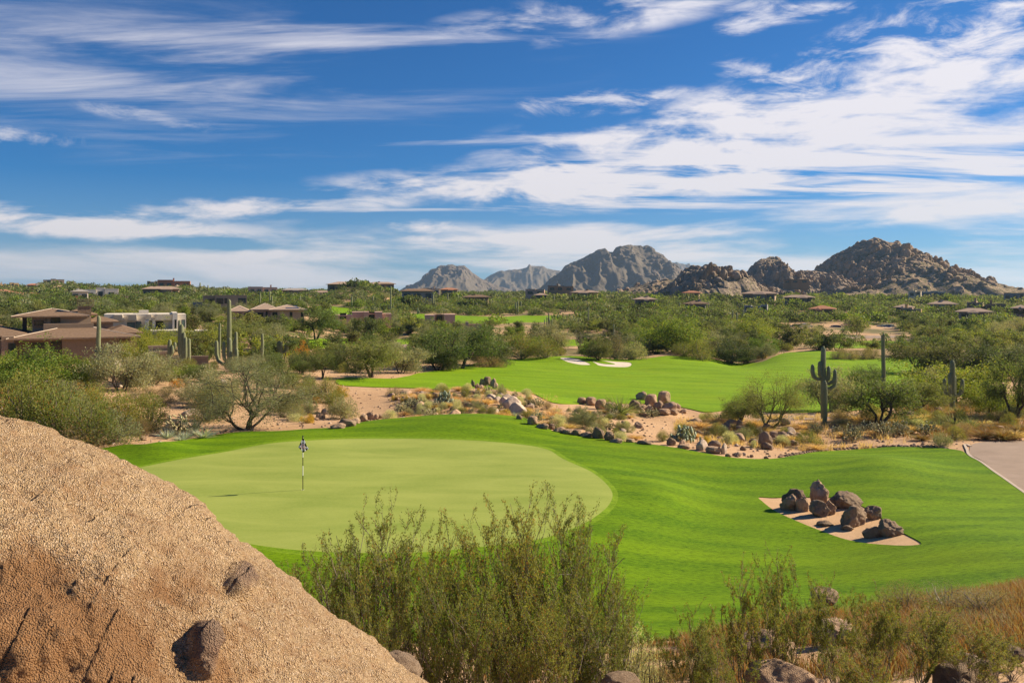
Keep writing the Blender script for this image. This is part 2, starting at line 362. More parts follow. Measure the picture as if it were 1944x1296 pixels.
for n_, p_ in REG:
    if n_ in ('green', 'collar', 'island', 'b1', 'b2'): continue
    i0, i1 = int(max(0, (p_[:, 1].min() - TL0) / TLS)), int(min(1499, (p_[:, 1].max() - TL0) / TLS + 1)); j0, j1 = int(max(0, (p_[:, 0].min() - TU0) / TUS)), int(min(849, (p_[:, 0].max() - TU0) / TUS + 1))
    for i_ in range(i0, i1 + 1):
        ju = TU0 + TUS * np.arange(j0, j1 + 1); TM[i_, j0:j1 + 1] |= inside(p_, ju, np.full(len(ju), TL0 + TLS * i_))
def in_turf(u, d):
    i_, j_ = int((math.log(d) - TL0) / TLS + .5), int((u - TU0) / TUS + .5)
    return 0 <= i_ < 1500 and 0 <= j_ < 850 and bool(TM[i_, j_])
KX, KY = .01, 6.0
rows = np.concatenate([np.arange(math.log(1.25), math.log(16), .05), np.arange(math.log(16), math.log(170), .0165), np.arange(math.log(170), math.log(1500), .04), np.arange(math.log(1500), math.log(7000), .12)])
ucol = np.concatenate([np.arange(-1300, -150, 50), np.arange(-150, 2100, 13), np.arange(2100, 3201, 50)])
GU, GL = np.meshgrid(ucol, rows); GU = GU.ravel(); GL = GL.ravel()
keep = np.ones(len(GU), bool)
for n, p in REG:                                   # no grid point hard by an outline
    lo = p.min(0) - (15, .04); hi = p.max(0) + (15, .04)
    w = np.where((GU > lo[0]) & (GU < hi[0]) & (GL > lo[1]) & (GL < hi[1]))[0]
    for k in range(0, len(p)):
        d2 = ((GU[w] - p[k, 0]) * KX) ** 2 + ((GL[w] - p[k, 1]) * KY) ** 2
        keep[w[d2 < .03 ** 2]] = False
V2 = [Vector((a * KX, b * KY)) for a, b in zip(GU[keep], GL[keep])]; FC = []
for n, p in REG:
    k = len(V2); V2 += [Vector((a * KX, b * KY)) for a, b in p]; FC.append(list(range(k, k + len(p))))
ov, oe, of, _a, _b, forig = geometry.delaunay_2d_cdt(V2, [], FC, 0, 1e-6)
uv = np.array([(v.x / KX, v.y / KY) for v in ov]); T = np.array(of); dd = np.exp(uv[:, 1]); gx = (uv[:, 0] - CU) * dd / F
gz = ground(gx, dd); GV = np.stack([gx, dd, gz], 1)
a, b, c = GV[T[:, 0]], GV[T[:, 1]], GV[T[:, 2]]
nz = np.cross(b - a, c - a)[:, 2]; T[nz < 0] = T[nz < 0][:, ::-1]
owner = np.full(len(T), -1); names = [n for n, _ in REG]
cen = uv[T].mean(1)
for n in reversed(PRI):
    k = names.index(n); p = REG[k][1]; lo, hi = p.min(0), p.max(0)
    w = np.where((cen[:, 0] > lo[0]) & (cen[:, 0] < hi[0]) & (cen[:, 1] > lo[1]) & (cen[:, 1] < hi[1]))[0]
    if len(w): owner[w[inside(p, cen[w, 0], cen[w, 1])]] = k
def sheet(name, ids, mat, lift=0.0, skirt=0.0):
    f = T[np.isin(owner, ids)]; vid, inv = np.unique(f.ravel(), return_inverse=True); f = inv.reshape(-1, 3); V = GV[vid].copy(); V[:, 2] += lift
    faces = [f]
    me = mesh_np(name, V, [f], [mat], True); 
    if skirt:
        e = np.concatenate([f[:, [0, 1]], f[:, [1, 2]], f[:, [2, 0]]]); key = np.sort(e, 1); _, ix, cnt = np.unique(key, axis=0, return_index=True, return_counts=True)
        be = e[ix[cnt == 1]]; n = len(V); bv, bi = np.unique(be.ravel(), return_inverse=True); bi = bi.reshape(-1, 2)
        top = V[bv]; lowv = top - (0, 0, skirt); V2_ = np.concatenate([V, top, lowv]); k = len(bv)
        q = np.stack([bi[:, 1] + n, bi[:, 0] + n, bi[:, 0] + n + k, bi[:, 1] + n + k], 1)
        me = mesh_np(name, V2_, [f, q], [mat], True)
    return tag(link(name, me), kind='structure')
ix = {n: k for k, n in enumerate(names)}
sheet('ground', [-1], M['soil'])
sheet('rough_turf', [ix['rough']], M['rough'], .05, .2)
sheet('putting_green', [ix['green']], M['green'], .05, .0)
sheet('green_collar', [ix['collar']], M['collar'], .05, .0)
sheet('rock_island_sand', [ix['island']], M['sand_tan'], .02)
sheet('fairway', [ix['fairway']], M['fairway'], .06, .35)
sheet('sand_bunker', [ix['b1']], M['sand_white'], .03)
sheet('sand_bunker', [ix['b2']], M['sand_white'], .03)
sheet('cart_path', [ix['path']], M['path'], .03, .1)
sheet('cart_path', [ix['path2'], ix['path3']], M['path'], .03, .1)
sheet('road', [ix['road']], M['path'], .03, .1)
for i in range(len(strips)): sheet('distant_fairway', [ix['strip%d' % i]], M['fairway'], .08, .4)
# concrete kerb along the near edge of the path
kp = cr([tuple(at_v(u, v, 12.).xy) for u, v in [(1843, 848), (1837, 858), (1843, 867), (1866, 880), (1902, 906), (1946, 937), (2000, 968), (2060, 1000)]], seg=6)[:43]
kz = ground(kp[:, 0], kp[:, 1]); n_ = np.gradient(kp, axis=0); n_ = np.stack([-n_[:, 1], n_[:, 0]], 1) / np.linalg.norm(n_, axis=1)[:, None]
kv = []; 
for s, h in ((-.07, -.1), (-.07, .06), (.07, .06), (.07, -.1)): kv.append(np.c_[kp + n_ * s, kz + h])
kv = np.concatenate(kv); N = len(kp); kq = [(r * N + i, r * N + i + 1, ((r + 1) % 4) * N + i + 1, ((r + 1) % 4) * N + i) for r in range(4) for i in range(N - 1)]
mk, t = newmat('kerb_concrete'); t.principled(t.mix(t.noise(t.coord('Object'), 3, 4), (.38, .31, .25), (.5, .42, .34)), .9)
tag(link('path_kerb', mesh_np('path_kerb', kv, np.array(kq), [mk])), kind='structure')

# ------------------------------------------------------------------ camera, sun, sky
cam = bpy.data.cameras.new('camera'); co = bpy.data.objects.new('camera', cam); COL.objects.link(co); SC.camera = co
co.location = (0, 0, CAMZ); co.rotation_euler = (R(90), 0, 0); cam.sensor_width = 36; cam.lens = 36 * F / 1944; cam.shift_y = (HV - 648) / 1944
cam.clip_start = .1; cam.clip_end = 30000
SUN_EL = R(31); SUN_AZ = math.atan2(3.4, 1.2)     # clockwise from +Y
sun = bpy.data.lights.new('sun', 'SUN'); sun.energy = 5.0; sun.angle = R(.53); sun.color = (1.0, .83, .60)
so = bpy.data.objects.new('sun', sun); COL.objects.link(so)
sd = Vector((math.sin(SUN_AZ) * math.cos(SUN_EL), math.cos(SUN_AZ) * math.cos(SUN_EL), math.sin(SUN_EL)))
so.rotation_euler = (-sd).to_track_quat('-Z', 'Y').to_euler(); so.location = (40, 20, 60)
W = bpy.data.worlds.new('World'); SC.world = W; W.use_nodes = True; W.node_tree.nodes.clear(); t = NT(W.node_tree)
sky = t.node('ShaderNodeTexSky', sky_type='NISHITA', sun_disc=False, sun_elevation=SUN_EL, sun_rotation=SUN_AZ, air_density=1.0, dust_density=.35, ozone_density=3.0, altitude=700)
g = t.node('ShaderNodeTexCoord').outputs['Generated']; sp = t.node('ShaderNodeSeparateXYZ'); t.put(sp.inputs[0], g); X, Y, Z = sp.outputs
AZ = t.math('ARCTAN2', X, Y); EL = t.math('ARCSINE', Z)
def skyp(u, v): return math.atan2(u - CU, F), math.atan2(HV - v, math.hypot(F, u - CU))
cv = t.node('ShaderNodeCombineXYZ'); t.put(cv.inputs[0], AZ); t.put(cv.inputs[1], EL); AE = cv.outputs[0]
Zp = t.math('ADD', t.math('MAXIMUM', Z, 0.0), .06)
pv = t.node('ShaderNodeCombineXYZ'); t.put(pv.inputs[0], t.math('DIVIDE', X, Zp)); t.put(pv.inputs[1], t.math('DIVIDE', Y, Zp)); PL = pv.outputs[0]
n_st = t.noise(t.mapping(PL, (.55, 1.7, 1), (0, 0, R(-14))), 1.5, 9, .60, .5)            # long streaks in the cloud layer
n_cu = t.noise(t.mapping(AE, (7, 26, 1), (0, 0, R(7))), 1.0, 9, .60, .35)                # soft tufts
n_fi = t.noise(t.mapping(AE, (13, 40, 1), (0, 0, R(24))), 1.0, 9, .66, .5)              # fine wisps
# (u, v, half width, half height, tilt deg, strength, texture, softness)
CL = [(300, 60, 700, 75, -3, .32, 0, .9), (560, 80, 640, 46, 3, .38, 0, .8), (820, 70, 580, 40, 5, .55, 0, .7), (1130, 30, 300, 38, 6, .95, 1, .5), (150, 130, 560, 60, 2, .40, 0, .8), (120, 200, 460, 75, -2, .38, 0, .9), (520, 195, 460, 50, 0, .26, 0, .9),
      (1500, 225, 560, 60, 5, .95, 1, .5), (1640, 240, 600, 70, 4, .95, 1, .65), (1320, 290, 380, 80, 12, 1.2, 1, .45), (1620, 305, 600, 50, 2, 1.1, 0, .5), (1450, 270, 420, 60, 4, 1.1, 0, .5), (1080, 350, 430, 34, 1, 1.2, 1, .4), (1500, 345, 640, 42, 1, 1.1, 0, .5), (1850, 330, 300, 34, 6, .9, 0, .5),
      (1790, 105, 330, 95, 12, 1.0, 2, .6), (1700, 150, 330, 34, 0, .75, 1, .5), (1450, 142, 90, 26, -18, .8, 2, .6), (1500, 27, 110, 16, 0, .85, 2, .6), (1130, 195, 170, 22, 3, .75, 2, .6), (1050, 268, 420, 12, 1, .7, 0, .5), (1300, 185, 120, 16, 0, .6, 2, .6),
      (1417, 12, 60, 16, 0, .7, 2, .6), (1404, 52, 44, 14, 0, .7, 2, .6), (300, 226, 120, 14, -6, .6, 2, .6), (10, 255, 120, 16, -2, .7, 2, .6),
      (440, 394, 200, 20, 4, 1.1, 1, .5), (640, 392, 140, 15, 4, .95, 1, .5), (800, 397, 300, 6, 1, .6, 0, .4), (100, 424, 330, 26, -2, 1.25, 1, .35), (500, 440, 600, 26, 0, .9, 3, .6),
      (800, 432, 90, 14, 0, 1.1, 1, .4), (850, 455, 240, 10, 0, 1.2, 1, .35), (1150, 450, 480, 34, 2, 1.2, 3, .45), (1600, 430, 620, 55, 3, 1.2, 3, .5), (1880, 390, 280, 20, 4, 1.0, 1, .4), (450, 485, 260, 12, 1, 1.0, 1, .4), (400, 512, 720, 46, 0, 1.0, 3, .65), (1000, 490, 720, 50, 0, 1.0, 3, .65), (1500, 500, 800, 75, 0, 1.15, 3, .65), (1900, 490, 460, 50, 0, 1.0, 3, .6)]
tot = None
n_so = t.noise(t.mapping(AE, (3.0, 22, 1), (0, 0, R(3))), 1.0, 8, .56, .3)
NS = [t.math('MULTIPLY_ADD', n_, 2.7, -1.35 + .40) for n_ in (n_st, n_cu, n_fi, n_so)]
for (u, v, hw, hh, tilt, st, tex, soft) in CL:
    a0, e0 = skyp(u, v)
    mp = t.node('ShaderNodeMapping', vector_type='TEXTURE'); t.put(mp.inputs[0], AE)
    mp.inputs['Location'].default_value = (a0, e0, 0); mp.inputs['Rotation'].default_value = (0, 0, R(tilt)); mp.inputs['Scale'].default_value = (hw / F, hh / F, 1)
    ln = t.node('ShaderNodeVectorMath', operation='LENGTH'); t.put(ln.inputs[0], mp.outputs[0]); q = ln.outputs['Value']
    d = t.math('MULTIPLY_ADD', q, -.42, NS[tex])
    mm = t.node('ShaderNodeMapRange', interpolation_type='SMOOTHSTEP'); t.put(mm.inputs[0], d); mm.inputs[1].default_value = -.12; mm.inputs[2].default_value = soft * 1.1; mm.inputs[4].default_value = min(st * .86, .96)
    gate = t.math('MULTIPLY', mm.outputs[0], t.mapr(q, 1.3, .75))
    clr = t.math('SUBTRACT', 1.0, gate) if tot is None else t.math('MULTIPLY', clr, t.math('SUBTRACT', 1.0, gate)); tot = clr
tot = t.math('MINIMUM', t.math('SUBTRACT', 1.0, clr), .88)
hazef = t.mapr(EL, .0, .13, .34, .0)
tint = t.mix(1.0, sky.outputs[0], (.14, .52, .90), 'MULTIPLY')
base = t.mix(hazef, tint, (4.6, 5.3, 6.2))
cloudc = t.mix(t.mapr(EL, 0, .3), (8.0, 7.4, 7.3), (9.6, 9.1, 9.3))
cc = t.mix(tot, base, cloudc)
bg = t.node('ShaderNodeBackground'); t.put(bg.inputs[0], cc); bg.inputs[1].default_value = .054
ow = t.node('ShaderNodeOutputWorld'); t.l.new(bg.outputs[0], ow.inputs[0])
SC.view_settings.view_transform = 'Standard'; SC.view_settings.look = 'None'; SC.view_settings.exposure = .95; SC.view_settings.gamma = 1
SC.cycles.max_bounces = 6; SC.cycles.diffuse_bounces = 3; SC.cycles.glossy_bounces = 1; SC.cycles.transmission_bounces = 3; SC.cycles.transparent_max_bounces = 8; SC.cycles.volume_bounces = 0
SC.cycles.use_denoising = True
W.cycles.sampling_method = 'NONE'
# ------------------------------------------------------------------ plant and rock materials
def mat_leaf(name, c1, c2, c3=None, trans=.42, f3=.15, rnd=.25, bright=1.2):
    """per leaf tint (attribute), per plant shift (object random)"""
    m, t = newmat(name); a = t.attr('tint'); r = t.orand()
    c = t.mix(a, c1, c2)
    if c3: c = t.mix(t.math('LESS_THAN', t.attr('tint2'), f3), c, c3)
    h = t.node('ShaderNodeHueSaturation'); t.put(h.inputs['Hue'], t.mapr(r, 0, 1, .5 - .035 * rnd * 4, .5 + .02 * rnd * 4)); t.put(h.inputs['Value'], t.mapr(r, 0, 1, (1 + rnd * .6) * bright, (1 - rnd) * bright)); h.inputs['Saturation'].default_value = 1.0; t.put(h.inputs['Color'], c)
    p = t.principled(h.outputs[0], .65, None, .25, out=False)
    tr = t.node('ShaderNodeBsdfTranslucent'); t.put(tr.inputs[0], t.mix(1.0, h.outputs[0], (1.25, 1.2, .6), 'MULTIPLY'))
    x = t.node('ShaderNodeMixShader'); x.inputs[0].default_value = trans; t.l.new(p, x.inputs[1]); t.l.new(tr.outputs[0], x.inputs[2]); t.out(x.outputs[0]); return m
M['l_mesq'] = mat_leaf('mesquite_leaf', (.10, .145, .038), (.185, .23, .07), (.17, .15, .08), f3=.1)
M['l_palo'] = mat_leaf('palo_verde_leaf', (.11, .175, .025), (.225, .30, .05), (.27, .27, .04), f3=.12)
M['l_dark'] = mat_leaf('ironwood_leaf', (.06, .085, .028), (.115, .145, .05), (.14, .12, .07), f3=.1)
M['l_sage'] = mat_leaf('grey_green_leaf', (.17, .20, .105), (.28, .30, .17), (.24, .21, .13), f3=.15)
M['l_creo'] = mat_leaf('creosote_leaf', (.10, .135, .025), (.25, .27, .075), (.27, .13, .03), f3=.07, rnd=.15)
M['l_creo_pale'] = mat_leaf('creosote_seed', (.35, .38, .16), (.42, .44, .22), (.09, .12, .03), f3=.65, rnd=.1)
M['l_brown'] = mat_leaf('dry_twig_leaf', (.20, .155, .08), (.33, .26, .145), (.15, .17, .07), f3=.3)
M['l_straw'] = mat_leaf('straw', (.50, .36, .17), (.66, .52, .29), (.38, .24, .11), f3=.25, rnd=.12)
M['l_rust'] = mat_leaf('rust_straw', (.15, .08, .028), (.27, .155, .058), (.22, .20, .10), f3=.3, rnd=.12)
M['l_pale'] = mat_leaf('pale_cream_shrub', (.42, .44, .26), (.58, .58, .36), (.28, .30, .15), f3=.25, rnd=.1)
M['l_yel'] = mat_leaf('yellow_flower', (.50, .33, .03), (.62, .42, .06), (.18, .18, .06), f3=.35, rnd=.1)
M['l_orange'] = mat_leaf('orange_flower', (.52, .24, .03), (.60, .32, .06), (.17, .17, .06), f3=.35, rnd=.1)
M['l_yucca'] = mat_leaf('yucca_blade', (.10, .135, .05), (.20, .25, .10), (.35, .3, .16), f3=.12, rnd=.15)
M['l_agave'] = mat_leaf('agave_blade', (.24, .30, .24), (.38, .44, .36), (.3, .3, .2), f3=.1, rnd=.1)
M['l_cholla'] = mat_leaf('cholla_spine', (.36, .34, .17), (.50, .47, .27), (.16, .19, .08), f3=.3, rnd=.15, trans=.15)
def mat_bark(name, a, b, sc=8):
    m, t = newmat(name); P = t.coord('Object'); n = t.noise(t.mapping(P, (1, 1, .25)), sc, 5, .7)
    t.principled(t.mix(t.mapr(n, .3, .7), a, b), .9, t.bump(n, .02, .8), .15); return m
M['bark'] = mat_bark('dark_bark', (.045, .035, .028), (.12, .095, .075))
M['bark_green'] = mat_bark('green_bark', (.09, .10, .04), (.17, .17, .08))
M['bark_grey'] = mat_bark('grey_stem', (.20, .17, .14), (.36, .32, .27), 20)
def mat_rock(name, a, b, c, gr=1.0, bd=.04):
    m, t = newmat(name); P = t.coord('Object'); n = t.noise(P, 1.6 * gr, 6, .65, .3); f = t.noise(P, 22 * gr, 3, .7); k = t.voronoi(P, 30 * gr); r = t.orand()
    col = t.mix(t.mapr(n, .35, .65), a, b); col = t.mix(t.mapr(f, .45, .8, 0, .7), col, c); col = t.mix(t.mapr(t.noise(P, .9 * gr, 4, .6, 1.), .52, .66, 0, .65), col, scale_col(a, .45))
    h = t.node('ShaderNodeHueSaturation'); t.put(h.inputs['Value'], t.mapr(r, 0, 1, .75, 1.2)); t.put(h.inputs['Color'], col)
    t.principled(h.outputs[0], .9, t.bump(t.math('ADD', t.math('ADD', n, t.math('MULTIPLY', f, .5)), t.math('MULTIPLY', k, .3)), bd, .9), .2); return m
M['rock'] = mat_rock('granite', (.31, .20, .125), (.45, .31, .205), (.58, .44, .31))
M['rock_dark'] = mat_rock('varnished_granite', (.22, .15, .10), (.33, .24, .165), (.46, .36, .26), bd=.06)
M['rock_pale'] = mat_rock('pale_granite', (.42, .32, .24), (.54, .43, .34), (.62, .52, .42))
# ------------------------------------------------------------------ leaves as small diamond faces
def leaves(C, D_, L, Wd, rs, flat=0.0):
    """C centres, D_ long directions, returns V, Q, tint, tint2"""
    n = len(C); D_ = D_ / (np.linalg.norm(D_, axis=1)[:, None] + 1e-9); r = rs.normal(size=(n, 3)); r[:, 2] *= (1 - flat)
    Pp = np.cross(D_, r); Pp /= np.linalg.norm(Pp, axis=1)[:, None] + 1e-9
    L = np.broadcast_to(L, (n,))[:, None]; Wd = np.broadcast_to(Wd, (n,))[:, None]
    V = np.stack([C - D_ * L / 2, C + Pp * Wd / 2, C + D_ * L / 2, C - Pp * Wd / 2], 1).reshape(-1, 3)
    Q = np.arange(4 * n).reshape(n, 4); a = np.repeat(rs.rand(n), 4); b = np.repeat(rs.rand(n), 4); return V, Q, a, b
def leafmesh(name, parts, mat):
    V = []; Q = []; A = []; B = []; k = 0
    for v, q, a, b in parts: V.append(v); Q.append(q + k); A.append(a); B.append(b); k += len(v)
    return mesh_np(name, np.concatenate(V), np.concatenate(Q), [mat], False, attrs={'tint': np.concatenate(A), 'tint2': np.concatenate(B)})
def limbs(name, tubes, mat):
    V = []; Q = []; k = 0
    for p, r, n in tubes:
        v, q = tube(p, r, n); V.append(v); Q.append(q + k); k += len(v)
    return mesh_np(name, np.concatenate(V), np.concatenate(Q), [mat], True)
def bend(p0, p1, sag, rs, n=5):
    p0, p1 = np.array(p0, float), np.array(p1, float); t = np.linspace(0, 1, n)[:, None]; L = np.linalg.norm(p1 - p0)
    mid = rs.normal(size=3) * L * .10 + (0, 0, sag * L)
    w = rs.normal(size=(n, 3)) * L * .025; w[0] = w[-1] = 0
    return p0 * (1 - t) + p1 * t + mid * (4 * t * (1 - t)) + w
def tree_proto(seed, H, RX, nl, lsz, mat, bark, stems=3, n1=5, n2=5, low=.25, trunk=.12, cl=.16, flat=.8, lean=.0, split=.12, aspect=2.2):
    """low branching desert tree: returns (trunk mesh, crown mesh)"""
    rs = np.random.RandomState(seed); tubes = []; tips = []; wts = []
    ctr = np.array([lean * RX, 0, H * (.66 - .22 * low)]); RZ = H - ctr[2]
    for s in range(stems):
        a = 2 * math.pi * (s + rs.rand() * .6) / stems; r0 = RX * (.25 + .2 * rs.rand())
        base = np.array([math.cos(a), math.sin(a), 0]) * trunk * .8 * (stems > 1); sp = np.array([math.cos(a) * r0 + lean * RX * .5, math.sin(a) * r0, H * (split + .25 + .12 * rs.rand())])
        p = bend(base + (0, 0, -.25), sp, .06, rs, 6); tr = trunk * (.7 + .5 * rs.rand()) / (stems ** .25); tubes.append((p, np.linspace(tr * 1.25, tr * .6, 6), 7))
        for i in range(n1):
            st = p[3 + (i % 3)]; b = a + rs.normal() * (math.pi / max(stems, 2)) * .8 if stems > 1 else rs.rand() * 6.283
            ph = math.asin(np.clip(rs.uniform(-low - .2, 1), -1, 1)); rr = rs.uniform(.55, .85)
            e = ctr + np.array([math.cos(b) * math.cos(ph) * RX * rr, math.sin(b) * math.cos(ph) * RX * rr, math.sin(ph) * RZ * rr])
            q = bend(st, e, .05, rs, 6); tubes.append((q, np.linspace(tr * .5, tr * .16, 6), 5))
            for j in range(n2):
                s2 = q[2 + (j % 4)]; dv = rs.normal(size=3); dv[2] = dv[2] * .7 + .2; dv /= np.linalg.norm(dv)
                out = (s2 - ctr) / (RX, RX, RZ); out = out / (np.linalg.norm(out) + .01)
                e2 = s2 + (dv * .65 + out * .6) * (RX, RX, RZ) * rs.uniform(.25, .48); e2[2] = max(e2[2], H * .06)
                w = bend(s2, e2, .02, rs, 4); tubes.append((w, np.linspace(tr * .16, tr * .05, 4), 3))
                for k in range(1, 4): tips.append(w[k]); wts.append(.5 + .5 * (k == 3) + rs.rand() * .6)
    tips = np.array(tips); wts = np.array(wts); wts /= wts.sum()
    cid = rs.choice(len(tips), nl, p=wts); rad = (cl * (.6 + .8 * rs.rand(len(tips))))[cid] * min(RX, H)
    off = rs.normal(size=(nl, 3)); off /= np.linalg.norm(off, axis=1)[:, None]; off *= (rs.rand(nl) ** .5 * rad)[:, None] * (1.15, 1.15, flat)
    C = tips[cid] + off; C[:, 2] = np.maximum(C[:, 2], H * .02)
    Dd = off / (rad[:, None] + .001) * .6 + rs.normal(size=(nl, 3)) * .7 + (0, 0, .15)
    lv = leaves(C, Dd, lsz * rs.uniform(.6, 1.3, nl), lsz / aspect * rs.uniform(.7, 1.3, nl), rs)
    return limbs('trunk', tubes, bark), leafmesh('crown', [lv], mat)
def dome_proto(seed, H, RX, nl, lsz, mat, bark, nst=24, shell=.55, aspect=2.5, up=.3, gaps=.5):
    """round shrub: stems from one root, leaves towards the outside"""
    rs = np.random.RandomState(seed); tubes = []; tips = []
    for i in range(nst):
        a = rs.rand() * 6.283; ph = math.asin(rs.uniform(.08, 1)); r = rs.uniform(.75, 1.05)
        e = np.array([math.cos(a) * math.cos(ph) * RX * r, math.sin(a) * math.cos(ph) * RX * r, math.sin(ph) * H * r])
        p = bend((0, 0, -.05), e, .08, rs, 5); tubes.append((p, np.linspace(.02 * H + .004, .004 * H + .001, 5), 3))
        for k in (2, 3, 4): tips.append((p[k], (k - 1) / 3))
    P = np.array([q for q, w in tips]); w = np.array([w for q, w in tips]) + .1; w /= w.sum(); cid = rs.choice(len(P), nl, p=w)
    rad = (RX + H) / 2 * .36 * (1 - .3 * gaps); off = rs.normal(size=(nl, 3)) * rad * .5; C = P[cid] + off; C[:, 2] = np.abs(C[:, 2])
    k = np.sqrt((C[:, 0] / RX) ** 2 + (C[:, 1] / RX) ** 2 + (C[:, 2] / H) ** 2); C[k > 1.12] *= (1.05 / k[k > 1.12] * rs.uniform(.85, 1.1, (k > 1.12).sum()))[:, None]
    Dd = C / (RX, RX, H) + rs.normal(size=(nl, 3)) * .5 + (0, 0, up)
    return limbs('stem', tubes, bark), leafmesh('foliage', [leaves(C, Dd, lsz * rs.uniform(.6, 1.4, nl), lsz / aspect, rs)], mat)
def blade_proto(seed, H, n, width, mat, spread=.6, droop=.15, base=.05, segs=3, name='blades'):
    """rosette or tuft of tapering blades"""
    rs = np.random.RandomState(seed); a = rs.rand(n) * 6.283; tl = spread * np.sqrt(rs.rand(n)) * 1.4; L = H * rs.uniform(.6, 1.1, n) / np.maximum(np.cos(tl * .8), .55)
    b0 = np.stack([np.cos(a), np.sin(a), 0 * a], 1); P0 = b0 * (base * rs.rand(n))[:, None]; d = b0 * np.sin(tl)[:, None] + np.array([0, 0, 1]) * np.cos(tl)[:, None]
    side = np.stack([-np.sin(a), np.cos(a), 0 * a], 1) * .6 + rs.normal(size=(n, 3)) * .5; side /= np.linalg.norm(side, axis=1)[:, None]
    R_ = []
    for k in range(segs + 1):
        t_ = k / segs; c = P0 + d * (L * t_)[:, None] + (b0 * .3 - (0, 0, 1)) * (droop * L * t_ * t_)[:, None]; w = width * (1 - t_ ** 1.6) * .5 + .0008
        R_.append(c - side * w); R_.append(c + side * w)
    V = np.stack(R_, 1).reshape(-1, 3); m = 2 * (segs + 1); Q = []
    for k in range(segs): Q.append(np.stack([np.arange(n) * m + 2 * k, np.arange(n) * m + 2 * k + 1, np.arange(n) * m + 2 * k + 3, np.arange(n) * m + 2 * k + 2], 1))
    tt = np.repeat(rs.rand(n), m); t2 = np.repeat(rs.rand(n), m)
    return mesh_np(name, V, np.concatenate(Q), [mat], False, attrs={'tint': tt, 'tint2': t2})
def creosote_proto(seed, H, RX, nst, nl, lsz, tw=5, mat=None, bare=.35):
    rs = np.random.RandomState(seed); tubes = []; twigs = []
    for i in range(nst):
        a = rs.rand() * 6.283; r = RX * math.sqrt(rs.rand()); h = H * rs.uniform(.68, 1.05) * (1 - .25 * (r / RX) ** 2)
        p = bend((math.cos(a) * r * .12, math.sin(a) * r * .12, -.1), (math.cos(a) * r, math.sin(a) * r, h), .0, rs, 9)
        p[:, :2] *= (np.linspace(0, 1, 9) ** .25)[:, None]; r0 = .016 * H / 2.6 * rs.uniform(.6, 1.3)
        tubes.append((p, np.linspace(r0, r0 * .22, 9), 4))
        for j in range(tw):
            k = int(rs.uniform(bare, 1) * 8); st = p[k]; b = a + rs.normal() * 1.2; L = H * rs.uniform(.13, .30)
            e = st + np.array([math.cos(b) * .42, math.sin(b) * .42, .85]) * L; q = bend(st, e, .04, rs, 4); tubes.append((q, np.linspace(r0 * .4, r0 * .12, 4), 3)); twigs.append((q, 1.0))
            for _ in range(3):
                s3 = q[rs.randint(1, 4)]; b2 = b + rs.normal() * 1.3; e3 = s3 + np.array([math.cos(b2) * .5, math.sin(b2) * .5, .75]) * L * rs.uniform(.3, .6); q3 = bend(s3, e3, .0, rs, 4)
                tubes.append((q3, np.linspace(r0 * .18, r0 * .08, 4), 3)); twigs.append((q3, 1.6))
        twigs.append((p[5:], 1.0))
    w = np.array([x[1] for x in twigs]); w /= w.sum(); cid = rs.choice(len(twigs), nl, p=w); C = np.zeros((nl, 3)); Dd = np.zeros((nl, 3))
    for k, (q, _) in enumerate(twigs):
        s = np.where(cid == k)[0]
        if not len(s): continue
        t_ = rs.rand(len(s)) ** .7 * (len(q) - 1.001); i0 = t_.astype(int); f = (t_ - i0)[:, None]; C[s] = q[i0] * (1 - f) + q[i0 + 1] * f; Dd[s] = q[i0 + 1] - q[i0]
    C += rs.normal(size=(nl, 3)) * .022 * H / 2.6; Dd = Dd / (np.linalg.norm(Dd, axis=1)[:, None] + 1e-6) + rs.normal(size=(nl, 3)) * .6
    return limbs('stem', tubes, M['bark_stem']), leafmesh('foliage', [leaves(C, Dd, lsz * rs.uniform(.6, 1.4, nl), lsz * .42, rs)], mat or M['l_creo'])
M['bark_stem'] = mat_bark('creosote_stem', (.10, .075, .06), (.30, .26, .22), 12)
def cholla_proto(seed, H, RX, n, mat):
    rs = np.random.RandomState(seed); V = []; Q = []; k = 0
    for i in range(n):
        a = rs.rand() * 6.283; ph = math.asin(rs.uniform(.1, 1)); r = rs.uniform(.35, .95); c = np.array([math.cos(a) * math.cos(ph) * RX * r, math.sin(a) * math.cos(ph) * RX * r, math.sin(ph) * H * r])
        d = c / np.linalg.norm(c) + rs.normal(size=3) * .5; d /= np.linalg.norm(d); L = H * rs.uniform(.13, .22); v, q = tube([c, c + d * L * .1, c + d * L * .6, c + d * L], np.array([.25, 1, 1, .3]) * H * .045, 5); V.append(v); Q.append(q + k); k += len(v)
    V = np.concatenate(V); Q = np.concatenate(Q); a = np.repeat(rs.rand(len(V) // 5), 5); b = np.repeat(rs.rand(len(V) // 5), 5)
    st = limbs('stem', [(bend((0, 0, -.05), (rs.normal() * .3 * RX, rs.normal() * .3 * RX, H * .7), .0, rs, 4), [.05 * H, .045 * H, .04 * H, .03 * H], 5) for _ in range(4)], M['bark'])
    C = V[rs.choice(len(V), 1200)] + rs.normal(size=(1200, 3)) * .012 * H
    fz = leaves(C, rs.normal(size=(1200, 3)) + C, .05 * H, .014 * H, rs); f = leafmesh('joint', [(V, Q, a, b), fz], mat); return st, f
